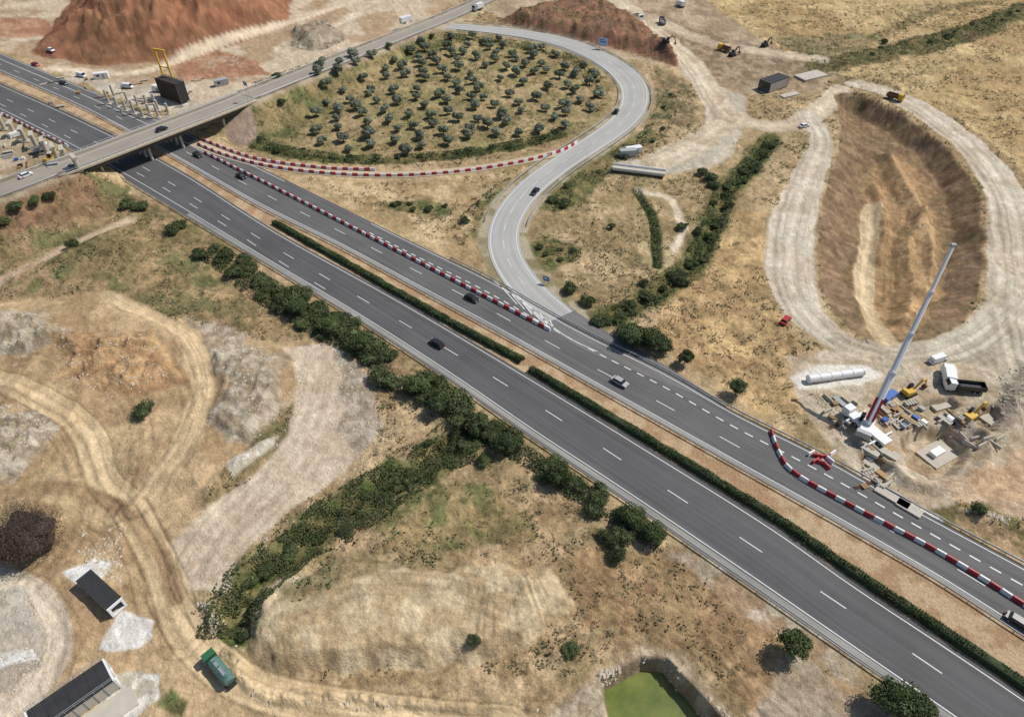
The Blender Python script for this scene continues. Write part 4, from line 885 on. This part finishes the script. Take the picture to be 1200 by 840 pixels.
e=empty('formwork_tower','black formwork box with steel frame beside bridge works','formwork'); MB().box((0,0,4.5),(13,4,8)).obj('panel',BLACK,e); mb=MB()
for k in range(8): mb.box((-6.5+k*1.86,-2.1,4.5),(.15,.15,9.2)); mb.box((-6.5+k*1.86,2.1,4.5),(.15,.15,9.2))
for z in (.8,3.5,6.2,8.8): mb.box((0,-2.15,z),(13.2,.14,.14));mb.box((0,2.15,z),(13.2,.14,.14))
mb.obj('steel_frame',RUST,e); place(e,206,117,(228,124))
e=empty('formwork_gantry','tall yellow steel gantry frame over bridge works','gantry')
for s_ in (-1,1): MB().beam((s_*2.6,0,0),(s_*2.2,0,19),.6).obj('leg',YEL,e)
MB().beam((-3.,0,19),(3.,0,19.),.7).beam((-2.6,0,12),(2.6,0,12),.4).obj('cross_beam',YEL,e); place(e,204,112,(225,116))
LBLUE=mat('pale_blue_panel',(.42,.52,.68),.5,.1)
def sign(px,py,to,w,h,z0,m,label):
    e=empty('road_sign',label,'road sign','road signs')
    for s_ in (-1,1): MB().cyl((s_*w*.35,0,0),(s_*w*.35,0,z0+h),.07,.07,8).obj('post',STEEL,e)
    MB().box((0,-.1,z0+h/2),(w,.08,h)).obj('panel',m,e); MB().box((0,-.15,z0+h/2),(w*.7,.03,h*.14)).box((-w*.1,-.15,z0+h*.75),(w*.5,.03,h*.1)).obj('legend',WHITE if m is BLUE else BLUE,e); place(e,px,py,to)
sign(706,58,(722,60),4.6,3.8,1.6,LBLUE,'large pale blue and white direction sign by the ramp'); sign(640,333,(655,338),2.,1.6,1.2,BLUE,'small blue road sign on dry verge'); sign(293,120,(305,123),2.,1.5,6.5,BLUE,'blue road sign by the overpass')
sign(415,76,(425,79),1.4,1.,3.,WHITE,'white road sign by the approach road')
pw=W([(p[0],p[1],-3.9) for p in [(700,792),(762,776),(790,782),(860,860),(850,925),(725,925)]],0)
pm,nt,b=newmat('green_water'); geo=nt.nodes.new('ShaderNodeNewGeometry'); n=noisen(nt,geo.outputs['Position'],.25,5,.65)
nt.links.new(mixcol(nt,S(84,100,34),S(118,124,54),mathn(nt,'MULTIPLY',mathn(nt,'SUBTRACT',n,.35),3.,True)),b.inputs['Base Color']); b.inputs['Roughness'].default_value=.3
me=bpy.data.meshes.new('water'); me.from_pydata([tuple(q) for q in pw],[],[tuple(range(len(pw)))]); me.materials.append(pm)
tag(link(bpy.data.objects.new('pond',me)),'small pond of bright green water in a dug pit','pond',kind='structure')
# ---------- site clutter
def clutter(kind,px,py,hd=None):
    a=hd if hd is not None else random.choice([.5,2.07])+random.gauss(0,.12); to=(px+10,py+.1)
    if kind=='pallet_stack':
        mb=MB()
        for k in range(random.randint(3,6)):
            for s_ in (-.5,0,.5): mb.box((0,s_,.06+k*.15),(1.3,.12,.1))
            for s_ in (-.5,-.17,.17,.5): mb.box((s_,0,.13+k*.15),(.18,1.2,.03))
        o=mb.obj(kind,WOOD); lab='stack of wooden pallets on bare earth'
    elif kind=='rebar_bundle':
        mb=MB()
        for k in range(9): mb.cyl((-3,random.uniform(-.4,.4),.1+random.random()*.3),(3,random.uniform(-.4,.4),.1+random.random()*.3),.05,.05,5)
        o=mb.obj(kind,RUST); lab='bundle of rusty rebar lying on the ground'
    elif kind=='shuttering_stack':
        mb=MB()
        for j in range(random.randint(1,3)):
            mb.box((0,0,.15+j*.3),(3.4,1.3,.08))
            for k in range(5): mb.box((-1.5+k*.75,0,.26+j*.3),(.1,1.3,.14))
        o=mb.obj(kind,random.choice([SILV,WOOD,CONC,CONC])); lab='stack of ribbed shuttering laid flat at the site'
    elif kind=='material_crate':
        mb=MB().box((0,0,.5),(1.4,1.0,.9)) 
        for k in (-.5,0,.5): mb.box((k,0,.98),(.12,1.05,.06))
        o=mb.obj(kind,random.choice([WHITE,SILV,SILV,BLUE,DARK])); lab='boxed material crate at the crane site'
    else:
        mb=MB().box((0,0,.3),(3.2,.6,.6),0,(.95,.8)).box((0,0,.72),(3.1,.4,.24),0,(.95,.7)); o=mb.obj(kind,CONC); lab='pale concrete beam stacked on the ground'
    place(o,px,py,to); o.rotation_euler[2]=a; tag(o,lab,kind.replace('_',' '),'materials at the works')
kinds=['pallet_stack','rebar_bundle','shuttering_stack','shuttering_stack','material_crate','concrete_beam']
for i in range(34): clutter(random.choice(kinds),1030+random.uniform(0,50),472+random.uniform(0,28))
for i in range(14): clutter(random.choice(kinds),random.uniform(1078,1132),random.uniform(488,497))
for i in range(20): clutter(random.choice(kinds),random.uniform(1005,1050),random.uniform(515,578))
for i in range(10): clutter(random.choice(kinds),random.uniform(965,1000),random.uniform(462,500))
for i in range(30): clutter(random.choice(kinds),random.uniform(50,240),random.uniform(92,132))
for i in range(18): clutter(random.choice(kinds),random.uniform(0,75),random.uniform(160,200))
for i in range(8): clutter('concrete_beam',1122+i*7,522-(i%2)*8)
for i,(x,y) in enumerate([(950,532),(957,535),(965,536),(972,540),(962,543),(955,541),(975,532),(968,547)]):
    o=bpy.data.objects.new('traffic_barrier',BR[1 if i%3==0 else 0]); link(o); place(o,x,y,(x+5,y+random.uniform(-5,5))); tag(o,'plastic traffic barrier heaped beside the road','traffic barrier','heaped spare barriers')
place_box('foundation_slab','square pale concrete foundation slab in the pit','foundation',1098,533,(1112,525),(8,5.5,.5),CONC)
place_box('concrete_footing','small concrete plinth on the foundation','foundation',1096,533,(1110,525),(3.4,1.8,1.),WHP,zadd=.5)
place_box('foundation_slab','pale concrete footing in a dug pit','foundation',1160,491,(1172,484),(4,3,.4),CONC)
place_box('foundation_slab','pale concrete footing in a shallow trench','foundation',1102,477,(1118,472),(4.5,2,.5),CONC)
place_box('foundation_slab','pale concrete footing in a shallow trench','foundation',1024,548,(1038,558),(4,2.4,.5),CONC)
for x,y,l in ((1045,583,7),(1065,596,5),(1020,528,4),(1042,532,4)): place_box('concrete_slab','pale concrete slab beside the road','slab',x,y,(x+12,y+7),(l,2.2,.5),CONC,'concrete slabs at the site')
# ---------- world, sun, camera
w=bpy.data.worlds.new('World'); scn.world=w; w.use_nodes=True; nt=w.node_tree; bg=nt.nodes['Background']; sk=nt.nodes.new('ShaderNodeTexSky'); sk.sky_type='NISHITA'; sk.sun_disc=False
el=math.radians(52); az=(.93,.37); sk.sun_elevation=el; sk.sun_rotation=math.atan2(az[0],az[1]); nt.links.new(sk.outputs[0],bg.inputs[0]); bg.inputs[1].default_value=.085
l=bpy.data.lights.new('sun','SUN'); l.energy=3.9; l.angle=math.radians(.5); l.color=(1,.96,.9); lo=bpy.data.objects.new('sun',l); link(lo)
n_=math.hypot(*az); sv=Vector((az[0]/n_*math.cos(el),az[1]/n_*math.cos(el),math.sin(el))); lo.rotation_euler=sv.to_track_quat('Z','Y').to_euler(); lo.location=(0,0,200)
cam=bpy.data.cameras.new('camera'); co=bpy.data.objects.new('camera',cam); link(co); co.location=(0,0,H0); co.rotation_euler=(math.pi/2-P,0,0); cam.lens=24; cam.sensor_width=36; cam.clip_end=20000; cam.clip_start=1; scn.camera=co
scn.view_settings.view_transform='Standard'; scn.view_settings.look='None'; scn.view_settings.exposure=0
